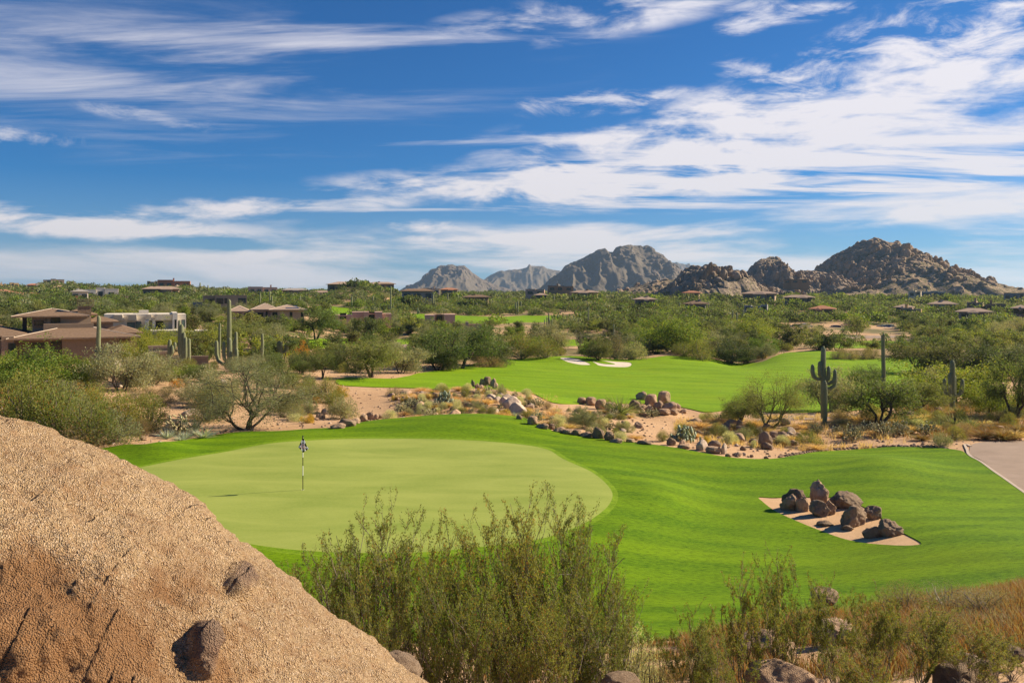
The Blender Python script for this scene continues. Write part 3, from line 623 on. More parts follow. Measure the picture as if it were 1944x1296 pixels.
def prickly_proto(seed, H, RX, n):
    rs = np.random.RandomState(seed); V = []; Q = []; k = 0; a = np.arange(10) * .6283
    for i in range(n):
        x, y = rs.normal(size=2) * RX * .45; z = H * rs.uniform(.12, .85) * max(.3, 1 - (x * x + y * y) / RX ** 2 * .6); s = .13 * H * rs.uniform(.8, 1.3) ; n1 = rs.normal(size=3); n1[2] *= .3; n1 /= np.linalg.norm(n1); e1 = np.cross(n1, (0, 0, 1.)); e1 /= np.linalg.norm(e1); e2 = np.cross(e1, n1)
        c = np.array([x, y, z]); ring = c + (np.cos(a)[:, None] * e1 * s * .8 + np.sin(a)[:, None] * e2 * s); v = np.concatenate([ring, [c + n1 * s * .14], [c - n1 * s * .14]]); V.append(v)
        Q += [(k + i_, k + (i_ + 1) % 10, k + 10, k + 10) for i_ in range(10)]; Q += [(k + (i_ + 1) % 10, k + i_, k + 11, k + 11) for i_ in range(10)]; k += 12
    V = np.concatenate(V); T_ = np.array([q[:3] for q in Q]); a_ = np.repeat(rs.rand(n), 12); b_ = np.repeat(rs.rand(n), 12)
    return mesh_np('pad', V, T_, [M['l_agave']], True, attrs={'tint': a_, 'tint2': b_})

# ------------------------------------------------------------------ rocks
def ico(sub):
    import bmesh
    b = bmesh.new(); bmesh.ops.create_icosphere(b, subdivisions=sub, radius=1.0); V = np.array([v.co[:] for v in b.verts]); F_ = np.array([[v.index for v in f.verts] for f in b.faces]); b.free(); return V, F_
ICO = {s: ico(s) for s in (2, 3, 4, 5)}
def rock_proto(seed, sx, sy, sz, sub=4, cuts=9, rough=.10, mat='rock', cut=(.62, .92), lump=0.0, name='boulder'):
    rs = np.random.RandomState(seed); V, F_ = ICO[sub]; V = V.copy()
    for i in range(cuts):
        n = rs.normal(size=3); n /= np.linalg.norm(n); d = rs.uniform(*cut); s = V @ n - d; V -= np.maximum(s, 0)[:, None] * n * .9
    V *= 1 + (fbm(V * 1.1, 3, 1.0, seed * 3.7) * (rough + .12 + lump))[:, None]
    V *= 1 + (fbm(V * 5, 3, 1.0, seed * 1.7) * rough * .55)[:, None]
    V *= (sx, sy, sz); return mesh_np(name, V, F_, [M[mat]], True)
# ------------------------------------------------------------------ the big boulder we stand beside
def mat_hero():
    m, t = newmat('coarse_granite'); P = t.coord('Object'); n = t.noise(P, 1.3, 5, .6, .6); g1 = t.voronoi(P, 130); g1c = t.voronoi(P, 130, out='Color'); g2 = t.noise(P, 60, 4, .75); st = t.attr('brown_zone'); kn = t.attr('knob')
    sx_ = t.node('ShaderNodeSeparateColor'); t.put(sx_.inputs[0], g1c); r = sx_.outputs[0]
    c = t.mix(t.mapr(n, .35, .65), (.39, .25, .115), (.53, .36, .18)); c = t.mix(t.mapr(g2, .35, .75, 0, .8), c, (.68, .51, .34)); c = t.mix(t.mapr(r, .82, .95, 0, .75), c, (.74, .58, .42)); c = t.mix(t.mapr(r, .22, .06, 0, .7), c, (.20, .10, .05))
    c = t.mix(t.mapr(t.noise(P, 9, 5, .7), .50, .72, 0, .55), c, (.36, .18, .075)); c = t.mix(t.mapr(t.noise(P, 34, 3, .8), .58, .68, 0, .9), c, (.13, .07, .04)); c = t.mix(t.mapr(t.noise(P, 2.7, 6, .7, 1.), .55, .75, 0, .55), c, (.27, .15, .085))
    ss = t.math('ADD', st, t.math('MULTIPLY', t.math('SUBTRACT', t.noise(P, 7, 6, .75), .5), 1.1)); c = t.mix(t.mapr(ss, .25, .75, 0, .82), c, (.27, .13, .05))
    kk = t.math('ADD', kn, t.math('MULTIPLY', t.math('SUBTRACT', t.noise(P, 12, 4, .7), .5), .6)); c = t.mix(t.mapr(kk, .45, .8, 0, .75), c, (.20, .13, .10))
    h = t.math('ADD', t.math('MULTIPLY', g1, 1.0), t.math('MULTIPLY', g2, 1.4))
    t.principled(c, .85, t.bump(h, .02, 1.0), .25); return m
M['hero'] = mat_hero()
_su = np.array([-700, -400, -200, 0, 60, 120, 200, 270, 340, 400, 450, 500, 540, 600, 670, 740, 800, 880, 960, 1040, 1120], float)
_sv = np.array([700, 722, 752, 806, 824, 845, 876, 910, 955, 1000, 1042, 1078, 1100, 1146, 1192, 1240, 1290, 1375, 1480, 1600, 1720], float)
YR = 4.5
def hero():
    N1, N2 = 620, 470; s = np.linspace(0, 1, N1); u = -700 + (1120 + 700) * s
    v = np.interp(u, _su, _sv); v = np.convolve(np.pad(v, 12, 'edge'), np.ones(25) / 25, 'valid'); vt = v.copy(); ut = u.copy(); xr = (u - CU) * YR / F; zr = CAMZ - (v - HV) * YR / F; zb = 4.3
    ph = np.concatenate([np.linspace(-.15, 1.75, int(N2 * .86)), np.linspace(1.76, 3.3, N2 - int(N2 * .86))])
    ya = 1.75; e = .80; ph_ = np.linspace(.2, 2.6, 200)
    for _ in range(12):
        hz = np.maximum(zr - zb, .15); yv = YR + .25 - np.sign(np.cos(ph_)) * np.abs(np.cos(ph_)) ** e * ya * (.55 + .45 * np.minimum(hz[:, None] / 2.5, 1.2)); zv = zb + np.sin(ph_) ** .9 * hz[:, None]
        vv = HV + F * (CAMZ - zv) / yv; k = vv.argmin(1); us = CU + F * xr / yv[np.arange(N1), k]; dv = np.interp(us, ut, vt) - vv[np.arange(N1), k]; zr = zr - .8 * dv * YR / F
    hz = np.maximum(zr - zb, .15); X_ = np.repeat(xr, N2); PH = np.tile(ph, N1); HZ = np.repeat(hz, N2)
    Yv = YR + .25 - np.sign(np.cos(PH)) * np.abs(np.cos(PH)) ** e * ya * (.55 + .45 * np.minimum(HZ / 2.5, 1.2)); Zv = zb + np.sign(np.sin(PH)) * np.abs(np.sin(PH)) ** .9 * HZ
    P = np.stack([X_, Yv, Zv], 1); I = np.arange(N1 * N2).reshape(N1, N2)
    def normals(P):
        G = P.reshape(N1, N2, 3); nn = np.cross(np.gradient(G, axis=0), np.gradient(G, axis=1)).reshape(-1, 3); nn /= np.linalg.norm(nn, axis=1)[:, None] + 1e-9; return nn if nn[N1 * N2 // 2 + N2 // 3][1] < 0 or nn[N1*N2//2+N2//3][2] > 0 else -nn
    nn = normals(P); lowf = fbm(P, 3, .8, 2.0) * .12 + fbm(P, 3, 2.6, 5.0) * .055
    P = P + nn * lowf[:, None]; nn = normals(P)
    knob = np.zeros(len(P)); U_, V_ = CU + F * P[:, 0] / P[:, 1], HV + F * (CAMZ - P[:, 2]) / P[:, 1]
    amp = 0
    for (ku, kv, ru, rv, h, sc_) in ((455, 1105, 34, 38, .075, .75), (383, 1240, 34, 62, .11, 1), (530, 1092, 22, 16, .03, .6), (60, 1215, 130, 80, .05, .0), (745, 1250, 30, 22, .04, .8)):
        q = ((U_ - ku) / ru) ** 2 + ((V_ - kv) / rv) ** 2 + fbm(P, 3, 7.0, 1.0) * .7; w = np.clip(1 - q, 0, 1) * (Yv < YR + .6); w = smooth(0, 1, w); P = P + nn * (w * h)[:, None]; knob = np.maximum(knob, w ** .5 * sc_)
    fine = fbm(P, 4, 9.0, 9.0) * .034; f1, rid = voro(P * 42); f2, _ = voro(P * 60, 3); grain = (rid - .4) * .012 * smooth(.75, .2, f1) + (.5 - f2) * .004; pit = -.012 * smooth(.42, .55, fbm(P, 3, 9.0, 31.))
    P = P + nn * (fine + grain + pit)[:, None]
    brown_zone = smooth(1.5, .2, np.sqrt(((U_ - 70) / 330) ** 2 + ((V_ - 1260) / 200) ** 2)) + .35 * smooth(.05, .3, fbm(P, 3, 1.6, 12.))  # darker brown towards the lower left, plus random patches elsewhere
    Q = np.stack([I[:-1, :-1], I[1:, :-1], I[1:, 1:], I[:-1, 1:]], -1).reshape(-1, 4)
    k = len(P); P = np.concatenate([P, [P[I[0]].mean(0)], [P[I[-1]].mean(0)]]); T_ = np.concatenate([np.stack([I[0, :-1], I[0, 1:], np.full(N2 - 1, k)], 1), np.stack([I[-1, 1:], I[-1, :-1], np.full(N2 - 1, k + 1)], 1)])
    me = mesh_np('granite_boulder', P, [Q, T_], [M['hero']], True, attrs={'brown_zone': np.append(brown_zone, [0, 0]), 'knob': np.append(knob, [0, 0])})
    import bmesh as bm_; b = bm_.new(); b.from_mesh(me); bm_.ops.recalc_face_normals(b, faces=b.faces); b.to_mesh(me); b.free()
    tag(link('granite_boulder', me), 'huge coarse tan granite boulder sloping down beside the putting green', 'boulder')
hero()

# ------------------------------------------------------------------ rocks one by one
RP = [rock_proto(21 + i, 1, .9, .78, 4, 8 + i % 3, .10, 'rock') for i in range(5)] + [rock_proto(31 + i, 1, .85, .7, 4, 10, .16, 'rock_dark') for i in range(4)] + [rock_proto(41 + i, 1, .85, .6, 4, 7, .08, 'rock_pale') for i in range(3)]
RS = [rock_proto(61 + i, 1, .85, .72, 2, 6, .14, 'rock' if i < 2 else 'rock_dark') for i in range(4)]
def ext(me):
    a = np.empty(len(me.vertices) * 3, np.float32); me.vertices.foreach_get('co', a); a = np.abs(a.reshape(-1, 3)).max(0); return float(a[0]), float(a[2])
def rock(me, u, v, w, h, label, group=None, d=None, rz=None, sink=.18, tilt=0, name='boulder', depth=None):
    """a rock whose foot stands at photo row v; w, h its width and height in photo pixels"""
    p = at_d(u, d) if d else at_v(u, v); k = p.y / F; W_ = w * k / 2; H_ = h * k / (2 - 2 * sink) * 1.05
    bx, bs = ext(me)
    o = link(name, me, None, (p.x, p.y + W_ * .5, p.z + H_ * (1 - 2 * sink)), 0, (W_ / bx, (depth or .8) * W_ / bx, H_ / bs))
    o.rotation_euler = (0, R(tilt), random.uniform(-.5, .5) if rz is None else rz); tag(o, label, 'boulder', group); return o
random.seed(4)
# island of rocks
I_ = [(a_[0], a_[1], a_[2] * .92, a_[3] * .80, *a_[4:]) for a_ in [(1505, 970, 46, 38, 0, 'rounded grey boulder at the west tip of the sand island, below a taller dark one', 6, -10), (1514, 967, 56, 46, 5, 'dark lumpy boulder behind the rounded one at the west tip of the sand island', 5, 20),
      (1526, 972, 32, 36, 1, 'upright sloping grey boulder beside the rounded one on the sand island', 1, 8), (1556, 961, 45, 58, 2, 'tallest upright blocky boulder standing on the sand island', 2, 0),
      (1562, 981, 46, 36, 6, 'dark pointed boulder in front of the tallest block on the sand island', 7, 0), (1580, 978, 26, 34, 3, 'small pale boulder leaning on the dark pointed one on the sand island', 3, 0),
      (1612, 966, 76, 36, 4, 'broad tan boulder at the back of the sand island', 4, 8), (1626, 1001, 64, 48, 7, 'big round dark boulder in the middle of the sand island', 8, 0),
      (1660, 988, 42, 34, 8, 'rough dark boulder behind the big round one on the sand island', 5, 20), (1692, 1020, 62, 36, 5, 'long cracked boulder at the east end of the sand island', 6, 10),
      (1660, 1022, 42, 30, 8, 'jagged dark boulder beside the long cracked one on the sand island', 7, 0), (1570, 1000, 36, 14, 6, 'low flat stone half buried in the front sand of the island', 8, 0), (1612, 1008, 30, 12, 5, 'small low stone below the big round dark boulder of the island', 5, 0)]]
HR = {}
for (u, v, w, h, pi, lab, sd_, tl) in I_:
    me = rock_proto(100 + sd_ * 7 + pi, 1, .9, 1, 5, 13, .22, 'rock_dark' if pi > 3 else 'rock', (.58, .9), .06)
    rock(me, u, v, w, h, lab, 'boulders on the sand island', tilt=tl, sink=.27)
# rocks at the foot of the picture
BR = [(1508, 1352, 160, 70, 'rock', 'round speckled pinkish boulder under the creosote twigs at the bottom edge', 9.2), (1600, 1250, 90, 62, 'rock', 'pale shaded boulder under the dark capped rock among dry grass', 14.0), (1470, 1275, 130, 62, 'rock', 'large shaded tan boulder behind the creosote at the slope foot', 13.2),
      (1574, 1154, 58, 34, 'rock_dark', 'small black topped rock at the turf edge above the dry slope', 16.6), (1182, 1334, 90, 40, 'rock_dark', 'dark purple grey rock cut by the bottom edge below the cream shrub', 8.5), (1870, 1330, 150, 56, 'rock_dark', 'dark rough rock under the dry grass at the bottom right corner', 9.0),
      (1925, 1290, 60, 60, 'rock_dark', 'dark rock beside the bottom right corner rock', 10.0), (752, 1316, 90, 62, 'rock_dark', 'dark brown boulder just behind the huge tan boulder', 6.6)]
for i, (u, v, w, h, mt, lab, d) in enumerate(BR):
    me = rock_proto(200 + i, 1, .9, 1, 5, 7, .12, mt, (.7, .95)); p = at_d(u, d); k = d / F; top = CAMZ - (v - h - HV) * k; zb = p.z; H_ = w * k / 2 * .62
    o = link('boulder', me, None, (p.x, d + w * k * .4, top - H_), random.uniform(-1, 1), (w * k / 2, w * k / 2 * .9, H_)); tag(o, lab, 'boulder')
# stones along the turf edge, on the hump and on the outcrops: (u, v, w, h, kind, place)
ST = [(655, 812, 40, 16, 5, 0), (672, 806, 22, 13, 6, 0), (690, 800, 16, 14, 5, 0), (701, 797, 20, 16, 1, 0), (712, 797, 14, 12, 6, 0), (722, 794, 14, 8, 5, 0), (640, 815, 30, 12, 6, 0),
      (897, 735, 10, 14, 5, 1), (905, 737, 9, 10, 1, 1), (915, 733, 13, 14, 5, 1), (925, 733, 16, 20, 0, 1), (936, 735, 12, 18, 6, 1), (940, 738, 12, 12, 1, 1), (912, 738, 12, 8, 6, 1),
      (944, 765, 18, 12, 9, 1), (958, 770, 22, 16, 10, 1), (970, 780, 40, 26, 9, 1), (983, 789, 36, 24, 10, 1), (1008, 776, 14, 12, 11, 1), (935, 782, 18, 10, 2, 1), (950, 786, 14, 9, 3, 1), (985, 797, 14, 10, 5, 1), (825, 755, 14, 10, 2, 1), (880, 752, 12, 9, 9, 1), (820, 768, 12, 8, 2, 1),
      (1012, 808, 22, 20, 5, 2), (1030, 815, 26, 12, 6, 2), (1048, 815, 12, 12, 5, 2), (1062, 822, 24, 12, 6, 2), (1080, 826, 26, 12, 0, 2), (1096, 828, 18, 14, 5, 2), (1112, 831, 24, 12, 6, 2), (1135, 834, 26, 22, 5, 2), (1156, 838, 22, 18, 7, 2), (1170, 842, 26, 10, 6, 2), (1225, 845, 30, 9, 6, 2), (1198, 841, 18, 9, 5, 2),
      (1105, 767, 18, 14, 0, 3), (1122, 770, 22, 18, 5, 3), (1142, 778, 24, 22, 5, 3), (1160, 782, 24, 20, 0, 3), (1175, 783, 18, 14, 6, 3), (1205, 778, 26, 18, 5, 3), (1218, 760, 22, 18, 6, 3), (1130, 790, 14, 9, 2, 3),
      (1238, 772, 26, 26, 5, 4), (1262, 768, 26, 28, 0, 4), (1250, 778, 20, 18, 6, 4), (1272, 780, 30, 18, 1, 4), (1232, 782, 16, 12, 6, 4), (1285, 778, 20, 12, 2, 4), (1262, 788, 26, 13, 0, 4), (1280, 788, 18, 12, 5, 4), (1298, 785, 14, 10, 6, 4), (1215, 784, 18, 12, 5, 4),
      (1275, 846, 22, 14, 5, 5), (1296, 846, 14, 12, 6, 5), (1302, 852, 30, 9, 5, 5), (1333, 856, 30, 20, 9, 5), (1357, 851, 28, 14, 7, 5), (1356, 861, 32, 14, 0, 5), (1375, 862, 16, 20, 9, 5), (1384, 868, 14, 8, 5, 5), (1400, 866, 18, 8, 6, 5), (1428, 868, 9, 6, 5, 5), (1455, 871, 10, 5, 6, 5),
      (1378, 820, 20, 20, 1, 6), (1392, 812, 26, 16, 0, 6), (1405, 815, 16, 18, 5, 6), (1350, 818, 20, 9, 5, 6), (1455, 850, 28, 30, 6, 6), (1470, 835, 18, 18, 5, 6), (1484, 832, 22, 14, 6, 6), (1500, 828, 30, 16, 9, 6), (1502, 832, 24, 12, 10, 6), (1494, 808, 22, 14, 2, 6), (1445, 828, 12, 12, 9, 6), (1411, 855, 14, 8, 5, 6), (1430, 846, 16, 6, 5, 6),
      (205, 712, 46, 28, 9, 7), (152, 704, 22, 16, 9, 7), (243, 826, 9, 12, 9, 7), (270, 836, 18, 8, 5, 7), (430, 820, 12, 5, 5, 7), (600, 798, 12, 6, 5, 7), (150, 690, 10, 8, 10, 7), (1585, 745, 26, 12, 11, 8), (1596, 752, 22, 12, 5, 8), (1580, 765, 26, 14, 6, 8)]
PLACE = {0: 'west of the rock hump at the turf edge', 1: 'on the sandy hump behind the putting green', 2: 'in the stone line along the turf edge', 3: 'on the outcrop with the spiky yucca', 4: 'in the piled outcrop before the far fairway',
         5: 'at the low dip of the turf edge', 6: 'among straw grass under the green stemmed tree', 7: 'in the scrub near the brown roofed house', 8: 'behind the many armed saguaro'}
ORD = ['first', 'second', 'third', 'fourth', 'fifth', 'sixth', 'seventh', 'eighth', 'ninth', 'tenth', 'eleventh', 'twelfth', 'thirteenth', 'fourteenth', 'fifteenth', 'sixteenth', 'seventeenth', 'eighteenth', 'nineteenth', 'twentieth']
KW = ['tan', 'tan', 'tan', 'tan', 'tan', 'dark', 'dark', 'dark', 'dark', 'pale', 'pale', 'pale']
cnt = {}
ST = [(u, v, w, h, k - 5 if k in (5, 6) and u % 2 == 0 else k, pl) for u, v, w, h, k, pl in ST]
for (u, v, w, h, k, pl) in sorted(ST, key=lambda s: (s[5], s[0])):
    key = (KW[k], pl); cnt[key] = cnt.get(key, 0) + 1
    rock(RP[k], u, v, w, h, '%s %s rock from the left %s' % (ORD[cnt[key] - 1], KW[k], PLACE[pl]), 'rocks ' + PLACE[pl])
# the row of fist sized stones that edges the turf, too many and too small to count
def stones(name, pts, smin, smax, mats, sub=1, sink=.3):
    V = []; T_ = []; MI = []; k = 0; base = [(m_.copy()) for m_ in ()]; rs = np.random.RandomState(9); pr = []
    for s in range(5):
        v, f = ICO[2]; v = v.copy(); rs2 = np.random.RandomState(s)
        for i in range(6): n = rs2.normal(size=3); n /= np.linalg.norm(n); q = v @ n - rs2.uniform(.6, .9); v -= np.maximum(q, 0)[:, None] * n
        pr.append((v, f))
    for (x, y) in pts:
        v, f = pr[rs.randint(5)]; s = rs.uniform(smin, smax) ; a = rs.rand() * 6.28; c_, s_ = math.cos(a), math.sin(a); w_ = v * (s, s * .8, s * .65); w_ = w_ @ np.array([[c_, s_, 0], [-s_, c_, 0], [0, 0, 1]])
        z = ground(x, y)[0]; V.append(w_ + (x, y, z + s * (.5 - sink))); T_.append(f + k); MI.append(np.full(len(f), rs.randint(len(mats)))); k += len(v)
    return tag(link(name, mesh_np(name, np.concatenate(V), np.concatenate(T_), mats, True, np.concatenate(MI))), kind='stuff')
rs = np.random.RandomState(3); pts = []
for i in range(330):
    u = rs.uniform(1480, 1800); v = np.interp(u, [1464, 1518, 1571, 1678, 1768, 1810], [871, 863, 856, 849, 850, 854]) - rs.uniform(.5, 3.0); p = at_v(u, v); pts.append((p.x, p.y))
stones('edging_gravel', pts, .04, .16, [M['rock_dark'], M['rock']])
pts = []
while len(pts) < 2600:
    d = math.exp(rs.uniform(math.log(44), math.log(125))); u = rs.uniform(-60, 2000)
    if not in_turf(u, d): pts.append(((u - CU) * d / F, d))
stones('scattered_gravel', pts, .03, .13, [M['rock'], M['rock_dark'], M['rock_pale']])
# ------------------------------------------------------------------ plant prototypes (meshes shared by the copies)
PR = {}
def proto(key, H, RX, meshes): PR[key] = (H, RX, meshes)
def two(a): return [('trunk', a[0]), ('crown', a[1])]
def bush(a): return [('stem', a[0]), ('foliage', a[1])]
for i in range(3): proto('mesq%d' % i, 4.5, 3.3, two(tree_proto(300 + i, 4.5, 3.3, 13000, .16, M['l_mesq'], M['bark'], 3, 7, 7, .55, .15, .20)))
for i in range(3): proto('palo%d' % i, 4.5, 3.1, two(tree_proto(310 + i, 4.5, 3.1, 13000, .16, M['l_palo'], M['bark_green'], 4, 7, 6, .75, .11, .20)))
for i in range(3): proto('iron%d' % i, 4.5, 2.9, two(tree_proto(320 + i, 4.5, 2.9, 14000, .16, M['l_dark'], M['bark'], 4, 7, 6, .8, .11, .21)))
for i in range(2): proto('sage%d' % i, 3.2, 2.4, two(tree_proto(330 + i, 3.2, 2.4, 12000, .125, M['l_sage'], M['bark'], 4, 7, 6, .8, .07, .21)))
proto('heromesq', 4.6, 3.9, two(tree_proto(341, 4.6, 3.9, 34000, .085, M['l_sage2'] if 'l_sage2' in M else M['l_sage'], M['bark'], 4, 9, 8, .6, .17, .17, lean=.05, split=.02)))
proto('greenstem', 3.6, 2.7, two(tree_proto(342, 3.6, 2.7, 20000, .07, M['l_mesq'], M['bark_green'], 5, 7, 6, .35, .08, .18, lean=.1, split=.08)))
for i in range(3): proto('creo%d' % i, 1.7, 1.2, bush(dome_proto(350 + i, 1.7, 1.2, 6500, .075, M['l_creo'], M['bark_stem'], 26)))
for i in range(2): proto('grey%d' % i, 1.0, 1.0, bush(dome_proto(360 + i, 1.0, 1.0, 4200, .075, M['l_sage'], M['bark_stem'], 22)))
for i in range(2): proto('brown%d' % i, 1.0, 1.1, bush(dome_proto(370 + i, 1.0, 1.1, 4200, .085, M['l_brown'], M['bark_stem'], 34, aspect=5)))
proto('yel', .8, .8, bush(dome_proto(380, .8, .8, 3200, .07, M['l_yel'], M['bark_stem'], 18)))
proto('orange', .8, .9, bush(dome_proto(381, .8, .9, 3200, .07, M['l_orange'], M['bark_stem'], 18)))
proto('pale', .8, .8, bush(dome_proto(382, .8, .8, 4200, .065, M['l_pale'], M['bark_stem'], 22)))
for i in range(2): proto('straw%d' % i, .8, .6, [('blade', blade_proto(390 + i, .8, 700, .022, M['l_straw'], .75, .3))])
proto('rust', .9, .8, [('blade', blade_proto(392, .9, 700, .024, M['l_rust'], .8, .3))])
proto('yucca', 1.4, .9, [('trunk', limbs('trunk', [(np.array([(0, 0, -.1), (.03, 0, .3), (0, .02, .55)]), .10, 7)], M['bark'])), ('blade', blade_proto(395, 1.2, 420, .035, M['l_yucca'], 1.35, .10, .12))])
proto('agave', .7, .6, [('blade', blade_proto(396, .7, 90, .07, M['l_agave'], 1.0, .05, .10))])
_c = cholla_proto(400, 1.2, .8, 130, M['l_cholla']); proto('cholla', 1.2, .8, [('stem', _c[0]), ('joint', _c[1])])
_c = cholla_proto(401, .8, .75, 150, M['l_cholla']); proto('hedgehog', .8, .75, [('stem', _c[0]), ('joint', _c[1])])
proto('prickly', 1.1, 1.0, [('pad', prickly_proto(402, 1.1, 1.0, 90))])
# far versions with fewer, larger leaves
for i in range(3): proto('fmesq%d' % i, 4.5, 3.4, two(tree_proto(410 + i, 4.5, 3.4, 3200, .30, M['l_mesq'], M['bark'], 2, 6, 5, .7, .13, .22, aspect=1.8)))
for i in range(3): proto('fpalo%d' % i, 4.5, 3.2, two(tree_proto(420 + i, 4.5, 3.2, 3200, .30, M['l_palo'], M['bark_green'], 2, 6, 5, .8, .11, .22, aspect=1.8)))
for i in range(3): proto('firon%d' % i, 4.5, 3.2, two(tree_proto(430 + i, 4.5, 3.2, 3200, .30, M['l_dark'], M['bark'], 2, 6, 5, .9, .11, .22, aspect=1.8)))
KINDS = {'mesq': ('mesquite_tree', 'tree'), 'palo': ('palo_verde_tree', 'tree'), 'iron': ('ironwood_tree', 'tree'), 'sage': ('grey_green_tree', 'tree'), 'heromesq': ('mesquite_tree', 'tree'), 'greenstem': ('palo_verde_tree', 'tree'),
         'creo': ('creosote_bush', 'bush'), 'grey': ('bursage_shrub', 'shrub'), 'brown': ('dry_shrub', 'shrub'), 'yel': ('flowering_shrub', 'shrub'), 'orange': ('flowering_shrub', 'shrub'), 'pale': ('brittlebush', 'shrub'), 'straw': ('grass_tuft', 'grass tuft'),
         'rust': ('grass_tuft', 'grass tuft'), 'yucca': ('yucca', 'yucca'), 'agave': ('agave', 'agave'), 'cholla': ('cholla_cactus', 'cactus'), 'hedgehog': ('cholla_cactus', 'cactus'), 'prickly': ('prickly_pear_cactus', 'cactus'),
         'fmesq': ('mesquite_tree', 'tree'), 'fpalo': ('palo_verde_tree', 'tree'), 'firon': ('ironwood_tree', 'tree')}
LOOK = {'mesq': 'olive green mesquite tree', 'palo': 'bright green palo verde tree', 'iron': 'dark green ironwood tree', 'sage': 'grey green desert tree', 'creo': 'olive creosote bush', 'grey': 'grey green bursage shrub', 'brown': 'dry brown twiggy shrub',
        'yel': 'yellow flowering shrub', 'orange': 'orange flowering shrub', 'pale': 'pale cream green shrub', 'straw': 'straw coloured grass tuft', 'rust': 'rusty dry grass tuft', 'yucca': 'spiky dark green yucca', 'agave': 'blue grey agave rosette',
        'cholla': 'pale spiny cholla cactus', 'hedgehog': 'low pale spiny cactus clump', 'prickly': 'grey green prickly pear cactus', 'fmesq': 'olive green mesquite tree', 'fpalo': 'bright green palo verde tree', 'firon': 'dark green ironwood tree'}
PLANTS = []; random.seed(12)
def plant(key, p, h, w=None, label=None, rz=None):
    H, RX, ms = PR[key]; base = key.rstrip('0123456789'); nm, cat = KINDS[base]; sz = h / H; sx = (w / 2 / RX) if w else sz * random.uniform(.9, 1.15)
    if len(ms) == 1 and base in ('straw', 'rust', 'agave', 'prickly'):
        e = link(nm, ms[0][1], None, p, random.uniform(0, 6.28) if rz is None else rz, (sx, sx, sz))
    else:
        e = empty(nm, p, random.uniform(0, 6.28) if rz is None else rz, (sx, sx, sz))
        for n_, me in ms: link(n_, me, e)
    tag(e, label, cat); PLANTS.append((e, base, label is not None)); return e
def pl(key, u, v, hpx, wpx, label=None, d=None, rz=None):
    """a plant whose foot is at photo (u, v), hpx tall and wpx wide in photo pixels"""
    p = at_d(u, d) if d else at_v(u, v); k = p.y / F; h = (hpx + ((HV + F * (CAMZ - p.z) / p.y) - v if d else 0)) * k; return plant(key, p, h, wpx * k if wpx else None, label, rz)
# ---- trees and shrubs one can tell apart in the photo
pl('heromesq', 470, 815, 128, 232, 'wide dark trunked mesquite tree on the sand strip behind the flag', rz=.4)
pl('sage1', 395, 770, 75, 110, 'grey green tree behind the wide dark trunked mesquite'); pl('mesq1', 520, 745, 60, 90); pl('creo1', 395, 800, 70, 80)
pl('mesq0', 706, 716, 76, 120, 'dark trunked mesquite at the tip of the far fairway'); pl('mesq2', 612, 718, 55, 62, 'leaning grey olive tree beside the sandy wash'); pl('sage0', 762, 708, 60, 100, 'grey olive tree between the dark trunked mesquite and the widest mesquite')
pl('mesq1', 872, 700, 88, 175, 'widest mesquite tree behind the far fairway edge'); pl('iron0', 830, 702, 50, 100); pl('iron2', 935, 694, 48, 90); pl('creo0', 990, 682, 48, 70); pl('creo2', 1035, 680, 40, 60); pl('brown0', 925, 697, 22, 70)
pl('iron1', 1136, 684, 52, 60, 'round dark tree beside the two white bunkers'); pl('grey0', 1200, 683, 34, 60); pl('sage0', 1045, 664, 50, 85); pl('brown1', 1170, 682, 42, 45)
pl('palo0', 1277, 668, 84, 135, 'big yellow green palo verde towering behind the far fairway'); pl('palo1', 1230, 668, 60, 90); pl('iron1', 1385, 690, 50, 95); pl('palo2', 1430, 655, 62, 105, 'tall bright palo verde between the far fairway and the boulder hill'); pl('palo1', 1450, 676, 44, 62, 'rounded yellowish palo verde at the notch of the far fairway')
pl('iron0', 1420, 690, 30, 34); pl('creo0', 1330, 684, 36, 60); pl('sage1', 1345, 672, 44, 70); pl('creo2', 1300, 676, 26, 60)
for u, w in ((1590, 36), (1612, 40), (1636, 38), (1656, 34)): pl('brown%d' % (u % 2), u, 682, 22, w)
pl('greenstem', 1462, 814, 108, 140, 'airy green stemmed tree standing on the stony bank', rz=.2); pl('mesq2', 1405, 806, 52, 90, 'low olive tree leaning beside the green stemmed tree')
pl('sage0', 1575, 786, 92, 120, 'soft green tree behind the many armed saguaro', d=72); pl('mesq0', 1668, 808, 98, 150, 'spreading olive mesquite right of the many armed saguaro'); pl('mesq1', 1735, 800, 80, 120, d=68); pl('palo0', 1815, 765, 95, 190, 'bright green palo verde thicket behind the short saguaro')
pl('iron0', 1750, 705, 62, 130); pl('iron1', 1830, 712, 66, 150); pl('iron2', 1905, 720, 70, 130); pl('mesq1', 1925, 800, 130, 110, 'tall olive mesquite cut by the right edge'); pl('palo1', 1880, 790, 70, 90); pl('sage1', 1775, 752, 60, 100); pl('mesq2', 1650, 745, 52, 90)
pl('palo2', 70, 745, 96, 190, 'broad bright green palo verde before the brown roofed house'); pl('palo0', 0, 740, 80, 130); pl('palo1', 130, 742, 72, 110); pl('sage0', 232, 742, 92, 130, 'pale green tree below the corner of the brown roofed house'); pl('sage1', 290, 728, 66, 100); pl('palo0', 335, 722, 38, 90); pl('mesq0', 385, 725, 34, 80)
pl('palo1', 265, 690, 58, 80, 'bright tree at the corner of the brown roofed house', d=108); pl('palo2', 300, 650, 40, 90, d=128); pl('palo0', 375, 655, 45, 90, d=124); pl('sage0', 455, 706, 30, 60); pl('mesq1', 540, 712, 44, 80); pl('sage1', 500, 704, 34, 70)
